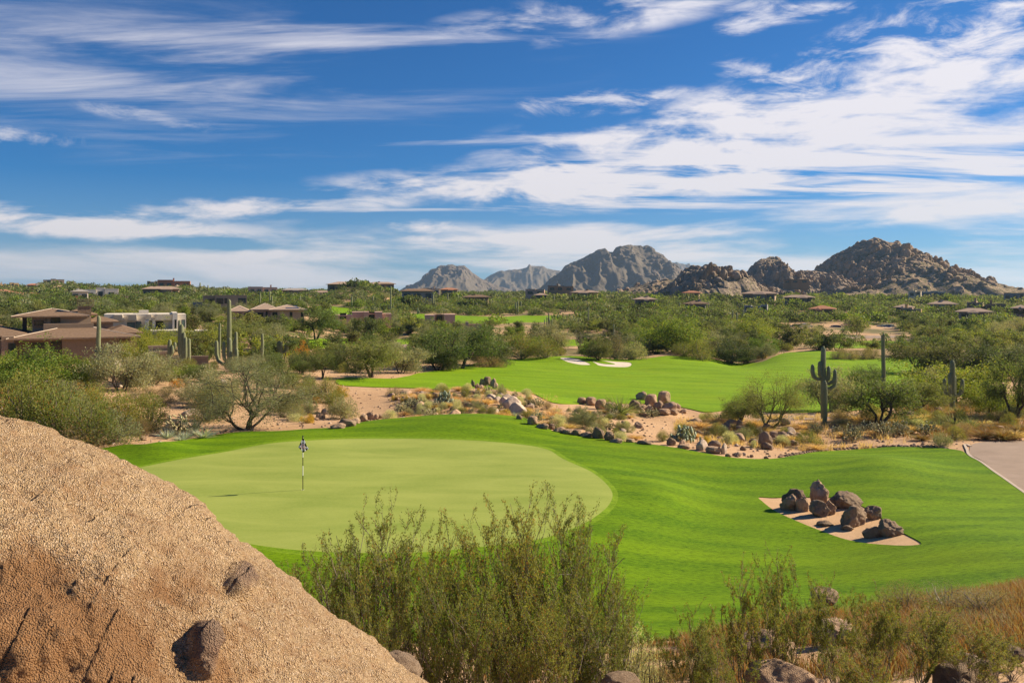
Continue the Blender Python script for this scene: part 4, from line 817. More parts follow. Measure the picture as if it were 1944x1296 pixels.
pl('iron2', 575, 710, 44, 60); pl('iron0', 655, 700, 50, 80); pl('mesq0', 600, 640, 62, 90, 'grey dense tree at the edge of the left fairway strip', d=165); pl('mesq2', 480, 672, 62, 110, d=140); pl('mesq1', 420, 660, 50, 90, d=145)
# big bush masses on the left
for k, u, v, h, w in (('creo0', 40, 838, 120, 130), ('creo1', 110, 842, 112, 130), ('creo2', 165, 846, 92, 110), ('grey1', 210, 842, 58, 110), ('brown0', 150, 850, 55, 120), ('creo1', 235, 822, 78, 100), ('creo0', 280, 818, 66, 90), ('brown1', 262, 826, 30, 60), ('creo2', 70, 800, 100, 130), ('creo1', 180, 790, 60, 110),
                      ('orange', 5, 800, 60, 50), ('sage0', 120, 815, 95, 90), ('grey0', 190, 812, 46, 70), ('yel', 170, 752, 16, 34), ('yel', 155, 735, 18, 26), ('brown1', 245, 728, 18, 50), ('brown0', 285, 748, 14, 40), ('brown1', 318, 752, 18, 45), ('brown0', 260, 760, 20, 60), ('orange', 338, 735, 16, 34), ('brown1', 310, 770, 22, 50), ('grey1', 355, 760, 26, 50),
                      ('orange', 563, 674, 30, 46), ('creo2', 590, 760, 40, 60), ('creo0', 625, 765, 46, 60), ('grey0', 655, 795, 42, 62), ('creo1', 640, 785, 44, 54), ('yel', 650, 752, 22, 30), ('orange', 600, 765, 12, 22), ('yel', 583, 803, 18, 30), ('creo1', 565, 780, 26, 40), ('pale', 560, 800, 14, 40),
                      ('brown0', 750, 750, 16, 34), ('creo0', 744, 752, 8, 14)): pl(k, u, v, h, w)
pl('cholla', 338, 826, 42, 54, 'pale spiny cholla by the agaves on the left sand strip'); pl('agave', 386, 832, 26, 40, 'largest blue grey agave on the left sand strip'); pl('agave', 318, 832, 22, 30, 'agave below the pale cholla on the left sand strip'); pl('agave', 352, 833, 20, 28, 'agave between cholla and the largest agave'); pl('agave', 370, 818, 36, 26, 'upright agave behind the largest agave'); pl('agave', 342, 836, 12, 26, 'small flat agave near the turf on the left sand strip')
pl('agave', 12, 830, 34, 60, 'blue green agave rising above the huge boulder at the left edge')
# the sandy hump behind the green
for k, u, v, h, w in (('hedgehog', 762, 785, 22, 32), ('hedgehog', 780, 775, 20, 34), ('hedgehog', 800, 772, 18, 30), ('pale', 740, 795, 16, 34), ('yel', 768, 765, 14, 18), ('straw0', 790, 760, 20, 24), ('straw1', 812, 757, 20, 26), ('prickly', 845, 768, 30, 34), ('creo1', 842, 760, 30, 26), ('pale', 838, 742, 14, 26), ('hedgehog', 826, 776, 16, 26), ('straw0', 800, 745, 16, 30),
                      ('pale', 866, 779, 20, 28), ('grey1', 900, 776, 16, 30), ('straw1', 922, 770, 24, 34), ('straw0', 890, 764, 16, 30), ('yel', 912, 748, 12, 18), ('hedgehog', 925, 747, 16, 22), ('grey0', 948, 752, 22, 30), ('pale', 888, 744, 16, 22), ('straw1', 870, 742, 14, 22), ('straw0', 862, 760, 14, 26), ('straw0', 938, 782, 12, 22), ('pale', 905, 758, 10, 18), ('straw1', 850, 750, 12, 20), ('straw0', 775, 752, 12, 20), ('straw1', 820, 746, 12, 24),
                      ('agave', 956, 786, 12, 36), ('agave', 976, 790, 12, 26), ('straw0', 1005, 790, 18, 30), ('hedgehog', 1018, 772, 18, 40), ('brown1', 1040, 778, 16, 24), ('yel', 1005, 760, 8, 14), ('pale', 1000, 748, 10, 22), ('hedgehog', 1020, 800, 22, 34), ('straw1', 1048, 795, 26, 40), ('pale', 1060, 812, 24, 40), ('straw0', 1078, 815, 20, 36), ('straw1', 1040, 808, 16, 30),
                      ('sage1', 1112, 812, 42, 60), ('grey1', 1132, 828, 24, 40), ('creo0', 1092, 806, 20, 30), ('straw0', 1150, 830, 14, 30), ('pale', 1180, 838, 18, 40), ('straw1', 1205, 834, 14, 30), ('creo1', 1168, 826, 14, 24), ('agave', 1160, 794, 12, 14), ('hedgehog', 1238, 790, 16, 34), ('hedgehog', 1130, 768, 12, 30), ('pale', 1212, 770, 10, 14), ('creo2', 1150, 770, 14, 24),
                      ('prickly', 1300, 838, 36, 50), ('creo1', 1290, 832, 28, 40), ('creo0', 1362, 830, 26, 32), ('pale', 1385, 842, 22, 34), ('grey0', 1415, 835, 24, 40), ('yel', 1344, 846, 20, 20), ('straw0', 1330, 815, 26, 40), ('straw1', 1360, 806, 22, 40), ('straw0', 1310, 812, 18, 36), ('straw1', 1430, 812, 26, 40), ('straw0', 1448, 822, 22, 30), ('rust', 1480, 846, 20, 32), ('creo2', 1258, 838, 22, 26), ('straw1', 1400, 830, 14, 26), ('straw0', 1520, 815, 18, 34), ('straw1', 1540, 812, 18, 30), ('hedgehog', 1548, 822, 20, 36),
                      ('creo2', 1536, 850, 34, 50), ('hedgehog', 1588, 822, 16, 26), ('hedgehog', 1620, 836, 32, 46), ('hedgehog', 1650, 820, 22, 44), ('hedgehog', 1680, 828, 30, 54), ('cholla', 1708, 826, 30, 44), ('hedgehog', 1760, 824, 24, 52), ('grey0', 1786, 848, 26, 46), ('creo0', 1815, 836, 26, 44), ('straw0', 1730, 822, 24, 30), ('rust', 1750, 836, 18, 40), ('pale', 1742, 815, 18, 36), ('brown1', 1830, 830, 26, 50),
                      ('straw1', 1600, 808, 22, 40), ('straw0', 1625, 800, 18, 36), ('brown0', 1600, 800, 24, 46), ('rust', 1650, 806, 18, 40), ('straw1', 1700, 806, 20, 36), ('yucca', 1730, 815, 40, 40), ('yucca', 1752, 812, 36, 34), ('yucca', 1770, 800, 30, 36), ('straw0', 1742, 808, 34, 30), ('straw1', 1760, 806, 34, 30), ('yucca', 1812, 810, 42, 46), ('yucca', 1842, 816, 38, 36), ('yucca', 1700, 804, 30, 34), ('brown0', 1740, 772, 22, 50), ('brown1', 1835, 778, 18, 40),
                      ('rust', 1870, 834, 30, 60), ('rust', 1900, 836, 34, 60), ('straw0', 1925, 834, 30, 50), ('rust', 1880, 820, 24, 50), ('straw1', 1865, 812, 24, 50), ('rust', 1935, 826, 34, 50), ('grey1', 1920, 800, 30, 44), ('straw0', 1890, 800, 26, 50), ('creo1', 1915, 790, 40, 60), ('yucca', 1368, 800, 34, 30), ('creo2', 1388, 800, 34, 40), ('creo0', 1650, 790, 24, 40)): pl(k, u, v, h, w)
pl('yucca', 1178, 786, 54, 50, 'spiky yucca clump on the small rock outcrop before the far fairway')
pl('agave', 1352, 800, 16, 20)
# ocotillo fans
def ocotillo(u, v, h, w, seed, label):
    rs = np.random.RandomState(seed); p = at_v(u, v); k = p.y / F; H = h * k; W_ = w * k / 2; tb = []; C = []
    for i in range(16):
        a = rs.rand() * 6.283; r = W_ * rs.uniform(.3, 1); q = bend((0, 0, -.1), (math.cos(a) * r, math.sin(a) * r, H * rs.uniform(.75, 1)), .02, rs, 7); q[:, :2] *= (np.linspace(0, 1, 7) ** .3)[:, None]; tb.append((q, np.linspace(.035, .012, 7), 4)); C.append(q[1:])
    e = tag(empty('ocotillo', p), label, 'ocotillo'); link('stem', limbs('stem', tb, M['bark_stem']), e); C = np.concatenate(C)[rs.choice(96, 700)] + rs.normal(size=(700, 3)) * .06; link('foliage', leafmesh('foliage', [leaves(C, rs.normal(size=(700, 3)), .09, .04, rs)], M['l_mesq']), e)
ocotillo(1101, 664, 40, 28, 1, 'fan shaped ocotillo behind the white bunkers'); ocotillo(1172, 682, 62, 40, 2, 'tall bare ocotillo beside the round dark tree'); ocotillo(1022, 678, 24, 24, 3, 'small grey ocotillo near the widest mesquite')
# barrel cactus
p = at_v(251, 824); v_, q_ = tube([(0, 0, -.05), (0, 0, .05), (0, 0, .2), (0, 0, .38), (0, 0, .48), (0, 0, .53)], [.1, .2, .24, .2, .12, .02], 36, ribs=18, ribd=.22)
M['cactus'], t = newmat('cactus_skin'); P = t.coord('Object'); n_ = t.noise(P, 3, 4); t.principled(t.mix(t.mapr(t.noise(P, 40, 2), .45, .7, 0, .6), t.mix(t.mapr(n_, .3, .7), (.13, .165, .075), (.20, .23, .12)), (.40, .36, .24)), .7, None, .25)
tag(link('barrel_cactus', mesh_np('barrel_cactus', v_ * .9, q_, [M['cactus']], True), None, p), 'small grey barrel cactus at the end of the left sand strip', 'cactus')
# ------------------------------------------------------------------ saguaros
def saguaro(u, v, top, arms, label, d=None, wpx=None, group=None, nrib=14, far=False):
    """arms: (u at the tip, v at the tip, v of the elbow) in photo pixels"""
    p = at_d(u, d) if d else at_v(u, v); k = p.y / F; zp = lambda vv: CAMZ - (vv - HV) * k - p.z
    H = zp(top); r = (wpx * k / 2) if wpx else .25; e = tag(empty('saguaro_cactus', p), label, 'cactus', group); ns = 12 if far else 56
    zs = [-.3, .3, H * .25, H * .5, H * .75, H - r * 1.2, H - r * .6, H - r * .2, H]; rr = [r * .85, r * .9, r, r * 1.08, r, r * .9, r * .72, r * .42, .01]
    rs = np.random.RandomState(int(u)); path_ = [(rs.normal() * .02, rs.normal() * .02, z) for z in zs]; vv, q = tube(path_, rr, ns, ribs=0 if far else nrib, ribd=.16); link('trunk', mesh_np('trunk', vv, q, [M['cactus']], True), e)
    for i, (au, av, ev) in enumerate(arms):
        x = (au - u) * k; zt = zp(av); ze = zp(ev); ra = r * .78; y = (-1) ** i * .12 + rs.normal() * .1; s = x / (abs(x) + 1e-6); rad = min(abs(x), max(.3, (zt - ze) * .4)) if abs(x) > .3 else .2
        pts_ = [(s * r * .4, 0, ze - ra * .1), (x * .55, y * .4, ze - ra * .2), (x * .88, y * .8, ze + rad * .35), (x, y, ze + rad * 1.1), (x, y, (ze + zt) / 2 + .1), (x, y, zt - ra), (x, y, zt - ra * .4), (x, y, zt)]
        vv, q = tube(pts_, [ra * .75, ra * .85, ra, ra, ra, ra * .85, ra * .6, .01], 10 if far else 40, ribs=0 if far else 10, ribd=.16); link('arm', mesh_np('arm', vv, q, [M['cactus']], True), e)
    return e
saguaro(1566, 806, 722, [], 'armless saguaro column standing just in front of the many armed one', wpx=9.5)
saguaro(1563, 800, 657, [(1542.5, 691, 719), (1555, 685, 714), (1572, 694, 722), (1583, 700, 727), (1589, 710, 737)], 'tall saguaro with five curling arms beside the green stemmed tree', d=64, wpx=10)
saguaro(1677, 748, 633, [(1657, 722, 742), (1672.5, 712, 728)], 'tall bare saguaro column rising against the far fairway', d=76, wpx=7)
saguaro(1808, 779, 683, [(1796, 718, 752), (1803, 707, 750), (1814, 712, 748), (1825, 718, 750)], 'short saguaro with four upright arms by the dark shrubs', wpx=10)
saguaro(344.5, 702, 615, [(339, 607, 672), (350, 630, 690), (358, 642, 696), (353, 639, 685)], 'clustered many stemmed saguaro before the white flat roofed house', d=100, wpx=8)
saguaro(322, 686, 644, [(331, 649, 662), (328, 655, 672)], 'short saguaro beside the clustered one near the low patio wall', d=105, wpx=7.5)
saguaro(436, 704, 641, [(411, 646, 690), (426, 648, 685), (449, 660, 690)], 'front saguaro of the tall group left of centre, with a curved outer arm', d=98, wpx=9)
saguaro(435, 690, 568, [(445, 644, 668), (449, 629, 675)], 'tallest thin saguaro rising above the tile roofed house', d=104, wpx=8)
saguaro(417, 668, 613, [], 'slim armless saguaro behind the tall group', d=118, wpx=4.5)
saguaro(498, 680, 633, [(495, 660, 668)], 'lone short saguaro between the tall group and the five stubby columns', d=108, wpx=5.5)
saguaro(534, 676, 648, [(527, 648, 668), (530, 646, 665), (541, 653, 668), (547, 647, 668)], 'low saguaro of five stubby columns near the orange bush', d=115, wpx=6)
saguaro(187, 675, 599, [(203, 650, 668), (181, 663, 672)], 'saguaro in front of the brown house wall with one hooked arm', d=98, wpx=7.5)
FS = [(43, 593, 567, []), (54, 575, 560, []), (627, 597, 575, [(623, 588, 593), (631, 589, 594)]), (742, 594, 543, [(738, 579, 588), (747, 577, 589)]), (822, 588, 559, [(819, 567, 577), (825, 566, 577)]), (793, 597, 584, [(796, 589, 594)]), (979, 597, 573, []), (983, 598, 571, []), (989, 592, 572, []), (1042, 633, 593, [(1034, 606, 626), (1038, 601, 622), (1048, 605, 622)]),
      (1117, 618, 584, []), (1165, 640, 615, []), (1391, 614, 590, []), (1399, 619, 592, []), (1411, 612, 588, [(1409, 596, 606)]), (1420, 600, 580, []), (395, 554, 541, []), (380, 553, 536, []), (425, 558, 543, []), (494, 585, 556, []), (512, 584, 552, []), (516, 588, 562, []), (570, 580, 561, []), (668, 585, 562, []), (850, 576, 556, []), (870, 575, 560, []),
      (1760, 618, 602, []), (1834, 622, 598, []), (1894, 622, 598, []), (1589, 648, 634, []), (1500, 575, 561, []), (1345, 590, 572, []), (1052, 576, 562, []), (1080, 578, 566, []), (1290, 590, 574, []), (1944, 600, 580, []), (708, 578, 562, []), (905, 590, 574, [])]
for i, (u, v, top, arms) in enumerate(sorted(FS)):
    w = 'armed' if arms else 'armless'; e = saguaro(u, max(v, 556), top, arms, None, wpx=2.6, far=True, group='distant saguaros'); e['_lm'] = '%s thin distant saguaro' % w; PLANTS.append((e, 'sag', False))

# ------------------------------------------------------------------ flagstick, flag and cup
def flag():
    p = at_v(575, 931.5); p.z += .05; k = p.y / F; e = tag(empty('flagstick', p), 'flagstick with black and white chequered flag on the putting green', 'golf flag'); H = 2.13
    mw, t = newmat('white_paint'); t.principled((.8, .8, .8), .4); mb, t = newmat('black_paint'); t.principled((.02, .02, .02), .45)
    z = 0; segs = [(0, .58, mb), (.58, .98, mw), (.98, 1.32, mb), (1.32, H, mw)]
    V = []; Q = []; mi = []; n = 0
    for z0, z1, m in segs:
        v, q = tube([(0, 0, z0), (0, 0, z1)], .016, 10); V.append(v); Q.append(q + n); n += len(v); mi += [0 if m is mb else 1] * len(q)
    link('pole', mesh_np('pole', np.concatenate(V), np.concatenate(Q), [mb, mw], True, mi), e)
    v, q = tube([(0, 0, H), (0, 0, H + .03), (0, 0, H + .07), (0, 0, H + .1)], [.012, .03, .025, .002], 10); link('finial', mesh_np('finial', v, q, [mb], True), e)
    mf, t = newmat('chequered_flag'); uvn = t.node('ShaderNodeUVMap').outputs[0]; ch = t.node('ShaderNodeTexChecker'); t.put(ch.inputs[0], uvn); ch.inputs['Scale'].default_value = 1.0; t.put(ch.inputs[1], (.8, .8, .84)); t.put(ch.inputs[2], (.015, .015, .02))
    s2 = t.node('ShaderNodeVectorMath', operation='DISTANCE'); t.put(s2.inputs[0], uvn); s2.inputs[1].default_value = (2.0, 2.0, 0); d_ = s2.outputs['Value']
    c = t.mix(t.math('LESS_THAN', d_, .95), ch.outputs[0], (.8, .8, .84)); c = t.mix(t.math('LESS_THAN', t.math('ABSOLUTE', t.math('SUBTRACT', d_, .62)), .14), c, (.55, .12, .14)); c = t.mix(t.math('LESS_THAN', d_, .2), c, (.1, .12, .3)); pf_ = t.principled(c, .7, out=False); tl_ = t.node('ShaderNodeBsdfTranslucent'); t.put(tl_.inputs[0], c); xf = t.node('ShaderNodeMixShader'); xf.inputs[0].default_value = .55; t.l.new(pf_, xf.inputs[1]); t.l.new(tl_.outputs[0], xf.inputs[2]); t.out(xf.outputs[0])
    # the cloth hangs slack from its hoist: the fly corner drops, the top edge falls away in a fold
    N = 26; V = []; UVs = []; Tc, Rc, Bc, Lc = [np.array(q_) for q_ in ((0, -.02, H + .02), (.26, -.05, H - .43), (.03, -.03, H - .60), (-.18, .02, H - .38))]
    for i in range(N):
        for j in range(N):
            a, b = i / (N - 1), j / (N - 1); q_ = (1 - a) * (1 - b) * Tc + a * (1 - b) * Rc + a * b * Bc + (1 - a) * b * Lc; y = -.04 + .02 * math.sin((a - b) * 7) * (a + b) + .02 * math.sin((a + b) * 5)
            V.append((q_[0] + .012 * math.sin(a * 7 + b * 3), q_[1] + y, q_[2])); UVs.append((a * 3.6 + .2, b * 3.6 + .2))
    Q = [(i * N + j, (i + 1) * N + j, (i + 1) * N + j + 1, i * N + j + 1) for i in range(N - 1) for j in range(N - 1)]
    me = mesh_np('flag', V, np.array(Q), [mf], True); ul = me.uv_layers.new(name='UVMap'); li = np.empty(len(me.loops), np.int32); me.loops.foreach_get('vertex_index', li); ul.data.foreach_set('uv', np.array(UVs, np.float32)[li].ravel()); fo = link('flag', me, e)
    sm = fo.modifiers.new('cloth', 'SOLIDIFY'); sm.thickness = .003
    v, q = tube([(0, 0, -.02), (0, 0, .008)], [.054, .054], 20); link('cup', mesh_np('cup', v, q, [mw], True), e)
flag()
# ------------------------------------------------------------------ foreground creosote and dry slope
CP = [creosote_proto(500, 2.6, 1.15, 38, 36000, .034, tw=7, bare=.3), creosote_proto(501, 2.4, 1.0, 30, 27000, .034, tw=7, bare=.3), creosote_proto(502, 1.7, .8, 15, 13000, .030, tw=7, bare=.35)]
for i, c in enumerate(CP): proto('fcreo%d' % i, (2.6, 2.4, 1.7)[i], (1.15, 1.0, .8)[i], [('stem', c[0]), ('foliage', c[1])])
KINDS['fcreo'] = ('creosote_bush', 'bush'); LOOK['fcreo'] = 'tall feathery creosote bush'
def fc(k, u, top, d, w, lab, rz=None):
    p = at_d(u, d); kk = d / F; h = CAMZ - (top - HV) * kk - p.z; return plant(k, p, h * .97, w * kk, lab, rz)
fc('fcreo1', 590, 1045, 10.6, 170, 'leftmost feathery creosote bush beside the huge boulder edge')
fc('fcreo0', 700, 985, 10.0, 250, 'feathery creosote bush second from the boulder, before the green')
fc('fcreo1', 800, 990, 9.4, 230, 'feathery creosote bush third from the boulder with dark bare stems')
fc('fcreo0', 955, 962, 9.8, 250, 'tallest feathery creosote bush at the bottom centre')
fc('fcreo0', 1085, 975, 10.4, 240, 'feathery creosote bush right of the tallest one')
fc('fcreo1', 880, 1060, 8.6, 200, 'short creosote in front of the tallest one')
fc('fcreo1', 1135, 1080, 9.6, 190, 'outer creosote leaning over the bright turf')
fc('fcreo1', 1015, 1090, 8.8, 200, 'low dense creosote at the bottom edge below the tallest one')
fc('fcreo1', 720, 1110, 8.4, 160, 'dark low creosote beside the foot of the huge boulder')
for i, (u, top, d, w, lab) in enumerate([(1300, 1165, 9.4, 150, 'sparse creosote right of the cream shrub'), (1420, 1095, 9.8, 170, 'sparse creosote over the pale shaded boulder'), (1500, 1068, 10.2, 160, 'tallest sparse creosote in the right hand group'), (1590, 1110, 10.4, 150, 'sparse creosote beside the dark topped rock'), (1665, 1120, 10.0, 150, 'sparse creosote right of the dark topped rock'),
                                          (1745, 1140, 9.6, 170, 'sparse creosote with rusty seeds before the dry grass'), (1840, 1195, 9.0, 170, 'low sparse creosote near the bottom right corner'), (1920, 1215, 9.4, 140, 'last sparse creosote cut by the right edge'), (1380, 1220, 8.6, 150, 'low sparse creosote left of the speckled round boulder'), (1640, 1230, 8.4, 160, 'low sparse creosote right of the speckled round boulder')]):
    fc('fcreo2', u, top, d, w, lab, rz=i * 1.1)
proto('cream', 1.3, .9, bush(dome_proto(510, 1.3, .9, 9000, .035, M['l_pale'], M['bark_stem'], 40))); KINDS['cream'] = ('desert_broom', 'shrub')
fc('cream', 1190, 1185, 10.4, 150, 'cream coloured desert broom in flower at the bottom edge'); fc('cream', 1235, 1235, 9.4, 110, 'smaller cream desert broom below the first')
proto('brush', 1.0, 1.1, bush(dome_proto(512, 1.0, 1.1, 9000, .045, M['l_brown'], M['bark_stem'], 60, aspect=5))); KINDS['brush'] = ('dry_shrub', 'shrub')
proto('silver', .9, .9, bush(dome_proto(511, .9, .9, 7000, .03, M['l_sage'], M['bark_grey'], 40))); KINDS['silver'] = ('silver_shrub', 'shrub')
for u, top, d, w, lab in ((1800, 1105, 16.2, 150, 'silvery shrub on the dry grass slope, farther one'), (1900, 1120, 15.0, 150, 'silvery shrub on the dry grass slope at the right edge'), (1850, 1165, 13.4, 130, 'silvery shrub among rusty grass, nearer one'), (1930, 1175, 12.8, 110, 'silvery shrub cut by the right edge above the corner rocks')):
    fc('silver', u, top, d, w, lab)
def blade_field(name, n, box, H, mat, seed, width=.006, dens=None):
    rs = np.random.RandomState(seed); u0, u1, d0, d1 = box; m = n * 3; U = rs.uniform(u0, u1, m); Dd = np.sqrt(rs.uniform(d0 ** 2, d1 ** 2, m)); q = np.stack([(U - CU) * Dd / F, Dd, 0 * U], 1); w = fbm(q, 3, .9, seed) > (-.05 if dens is None else dens)
    ok = w & ~inside(turf, U, np.log(Dd)); U, Dd, q = U[ok][:n], Dd[ok][:n], q[ok][:n]; n = len(U); z = ground(q[:, 0], q[:, 1]); B = np.stack([q[:, 0], q[:, 1], z - .02], 1)
    L = H * rs.uniform(.5, 1.15, n) * (1 + .4 * fbm(q, 2, .7, 3.)); a = rs.rand(n) * 6.283; ln = rs.uniform(.1, .55, n); d_ = np.stack([np.cos(a) * ln, np.sin(a) * ln, np.ones(n)], 1); s = np.stack([-np.sin(a + rs.normal(size=n)), np.cos(a), 0 * a], 1) * width
    V = np.stack([B - s, B + s, B + d_ * (L * .55)[:, None] + s * .7, B + d_ * (L * .55)[:, None] - s * .7, B + d_ * L[:, None] * (1, 1, .92) + d_ * (1, 1, 0) * L[:, None] * .3], 1).reshape(-1, 3); k = np.arange(n) * 5
    Q = np.stack([k, k + 1, k + 2, k + 3], 1); T_ = np.stack([k + 3, k + 2, k + 4], 1); me = mesh_np(name, V, [Q, T_], [mat], False, attrs={'tint': np.repeat(rs.rand(n), 5), 'tint2': np.repeat(rs.rand(n), 5)}); return tag(link(name, me), kind='stuff')
for u, top, d, w, lab in ((1780, 1150, 12.0, 150, 'brown twiggy shrub on the dry slope above the corner rocks'), (1690, 1165, 12.6, 130, 'brown twiggy shrub below the dark topped rock'), (1870, 1120, 14.4, 150, 'brown twiggy shrub at the top of the dry slope'), (1330, 1230, 11.5, 120, 'brown twiggy shrub near the cream desert broom'), (1720, 1105, 17.2, 110, 'brown twiggy shrub at the turf edge on the dry slope'), (1930, 1230, 11.0, 120, 'brown twiggy shrub in the bottom right corner')): fc('brush', u, top, d, w, lab)
blade_field('dry_grass', 42000, (1290, 2300, 10.5, 20.5), .34, M['l_rust'], 1)
blade_field('dry_grass', 9000, (900, 1300, 9.0, 17.3), .22, M['l_rust'], 2, dens=.05)
blade_field('dry_grass', 12000, (1280, 1720, 50.5, 67), .4, M['l_straw'], 3, .012, .12)
blade_field('dry_grass', 9000, (1700, 2050, 54, 75), .6, M['l_rust'], 4, .014, .0)
blade_field('dry_grass', 5000, (740, 1060, 57, 76), .32, M['l_straw'], 5, .012, .15)
# ------------------------------------------------------------------ houses
def mat_plain(name, a, b, sc=2.0, rough=.9):
    m, t = newmat(name); P = t.coord('Object'); t.principled(t.mix(t.mapr(t.noise(P, sc, 5, .65), .35, .65), a, b), rough, t.bump(t.noise(P, 12, 3), .02, .5), .15); return m
STUC = {'tan': mat_plain('tan_stucco', (.36, .265, .18), (.42, .31, .215)), 'brown': mat_plain('brown_stucco', (.24, .175, .12), (.29, .21, .145)), 'white': mat_plain('white_stucco', (.64, .58, .48), (.70, .64, .54)), 'cream': mat_plain('cream_stucco', (.50, .42, .31), (.56, .47, .35)),
        'pink': mat_plain('pinkish_stucco', (.46, .31, .24), (.52, .36, .28)), 'red': mat_plain('red_sandstone', (.36, .16, .09), (.44, .21, .12)), 'ochre': mat_plain('ochre_stucco', (.50, .35, .15), (.56, .40, .19)), 'grey': mat_plain('grey_stucco', (.25, .24, .23), (.31, .30, .28)), 'stone': mat_plain('stone_cladding', (.14, .09, .06), (.34, .24, .15), 5.0)}
ROOF = {'brown': mat_plain('brown_roof_tile', (.17, .115, .075), (.25, .17, .115), 3.0), 'tan': mat_plain('tan_roof_tile', (.33, .24, .18), (.40, .30, .23), 3.0), 'red': mat_plain('red_roof_tile', (.38, .17, .10), (.45, .22, .13), 3.0), 'dark': mat_plain('dark_roof_slab', (.10, .085, .075), (.14, .12, .10)), 'white': STUC['white'], 'grey': mat_plain('grey_roof', (.30, .27, .24), (.36, .33, .30))}
M['glass'], t = newmat('window_glass'); t.principled((.02, .03, .03), .08, None, .5)
M['glass_blue'], t = newmat('pale_window_glass'); t.principled((.12, .18, .17), .1, None, .5)
M['darkframe'], t = newmat('dark_frame'); t.principled((.035, .03, .025), .5)
M['wood'] = mat_plain('timber_slat', (.16, .11, .08), (.24, .17, .12), 6)
M['solar'], t = newmat('solar_panel'); t.principled((.03, .04, .06), .2, None, .5)
M['ridge'] = mat_plain('ridge_tile', (.52, .43, .34), (.60, .50, .40))
def win(parent, x, y, z, w, h, n='window', glass='glass', door=False):
    """a window on a wall that faces -y: frame proud of the wall, pane inside it"""
    f = MB(); t_ = .07; f.box(x, x + t_, y - .05, y - .003, z, z + h).box(x + w - t_, x + w, y - .05, y - .003, z, z + h).box(x + t_, x + w - t_, y - .05, y - .003, z + h - t_, z + h).box(x + t_, x + w - t_, y - .05, y - .003, z, z + t_)
    if w > 1.6: f.box(x + w / 2 - .03, x + w / 2 + .03, y - .048, y - .003, z + t_, z + h - t_)
    fo = f.build('door' if door else n, M['darkframe'], parent); MB().box(x + t_, x + w - t_, y - .03, y - .004, z + t_, z + h - t_).build('pane', M[glass], fo)
def ridge_bars(parent, x0, x1, y0, y1, z, h, r=.07):
    w, d = x1 - x0, y1 - y0; q = min(w, d) / 2; a, b = ((x0 + q, (y0 + y1) / 2), (x1 - q, (y0 + y1) / 2)) if w >= d else (((x0 + x1) / 2, y0 + q), ((x0 + x1) / 2, y1 - q))
    V = []; Q = []; n = 0; A = (a[0], a[1], z + h); B = (b[0], b[1], z + h); cs = [(x0, y0, z), (x0, y1, z), (x1, y0, z), (x1, y1, z)]
    prs = [(cs[0], A), (cs[1], A if w >= d else B), (cs[2], B if w >= d else A), (cs[3], B), (A, B)]
    for s, e in prs: v, q_ = tube([s, e], r, 5); V.append(v); Q.append(q_ + n); n += len(v)
    link('ridge', mesh_np('ridge', np.concatenate(V), np.concatenate(Q), [M['ridge']]), parent)
HOUSES = []
def face(e):
    'turn a house on the flanks so that its front looks down the view across the course'
    a = math.atan2(-e.location.x, e.location.y); e.rotation_euler.z += a; e.scale.x = math.cos(a); return e
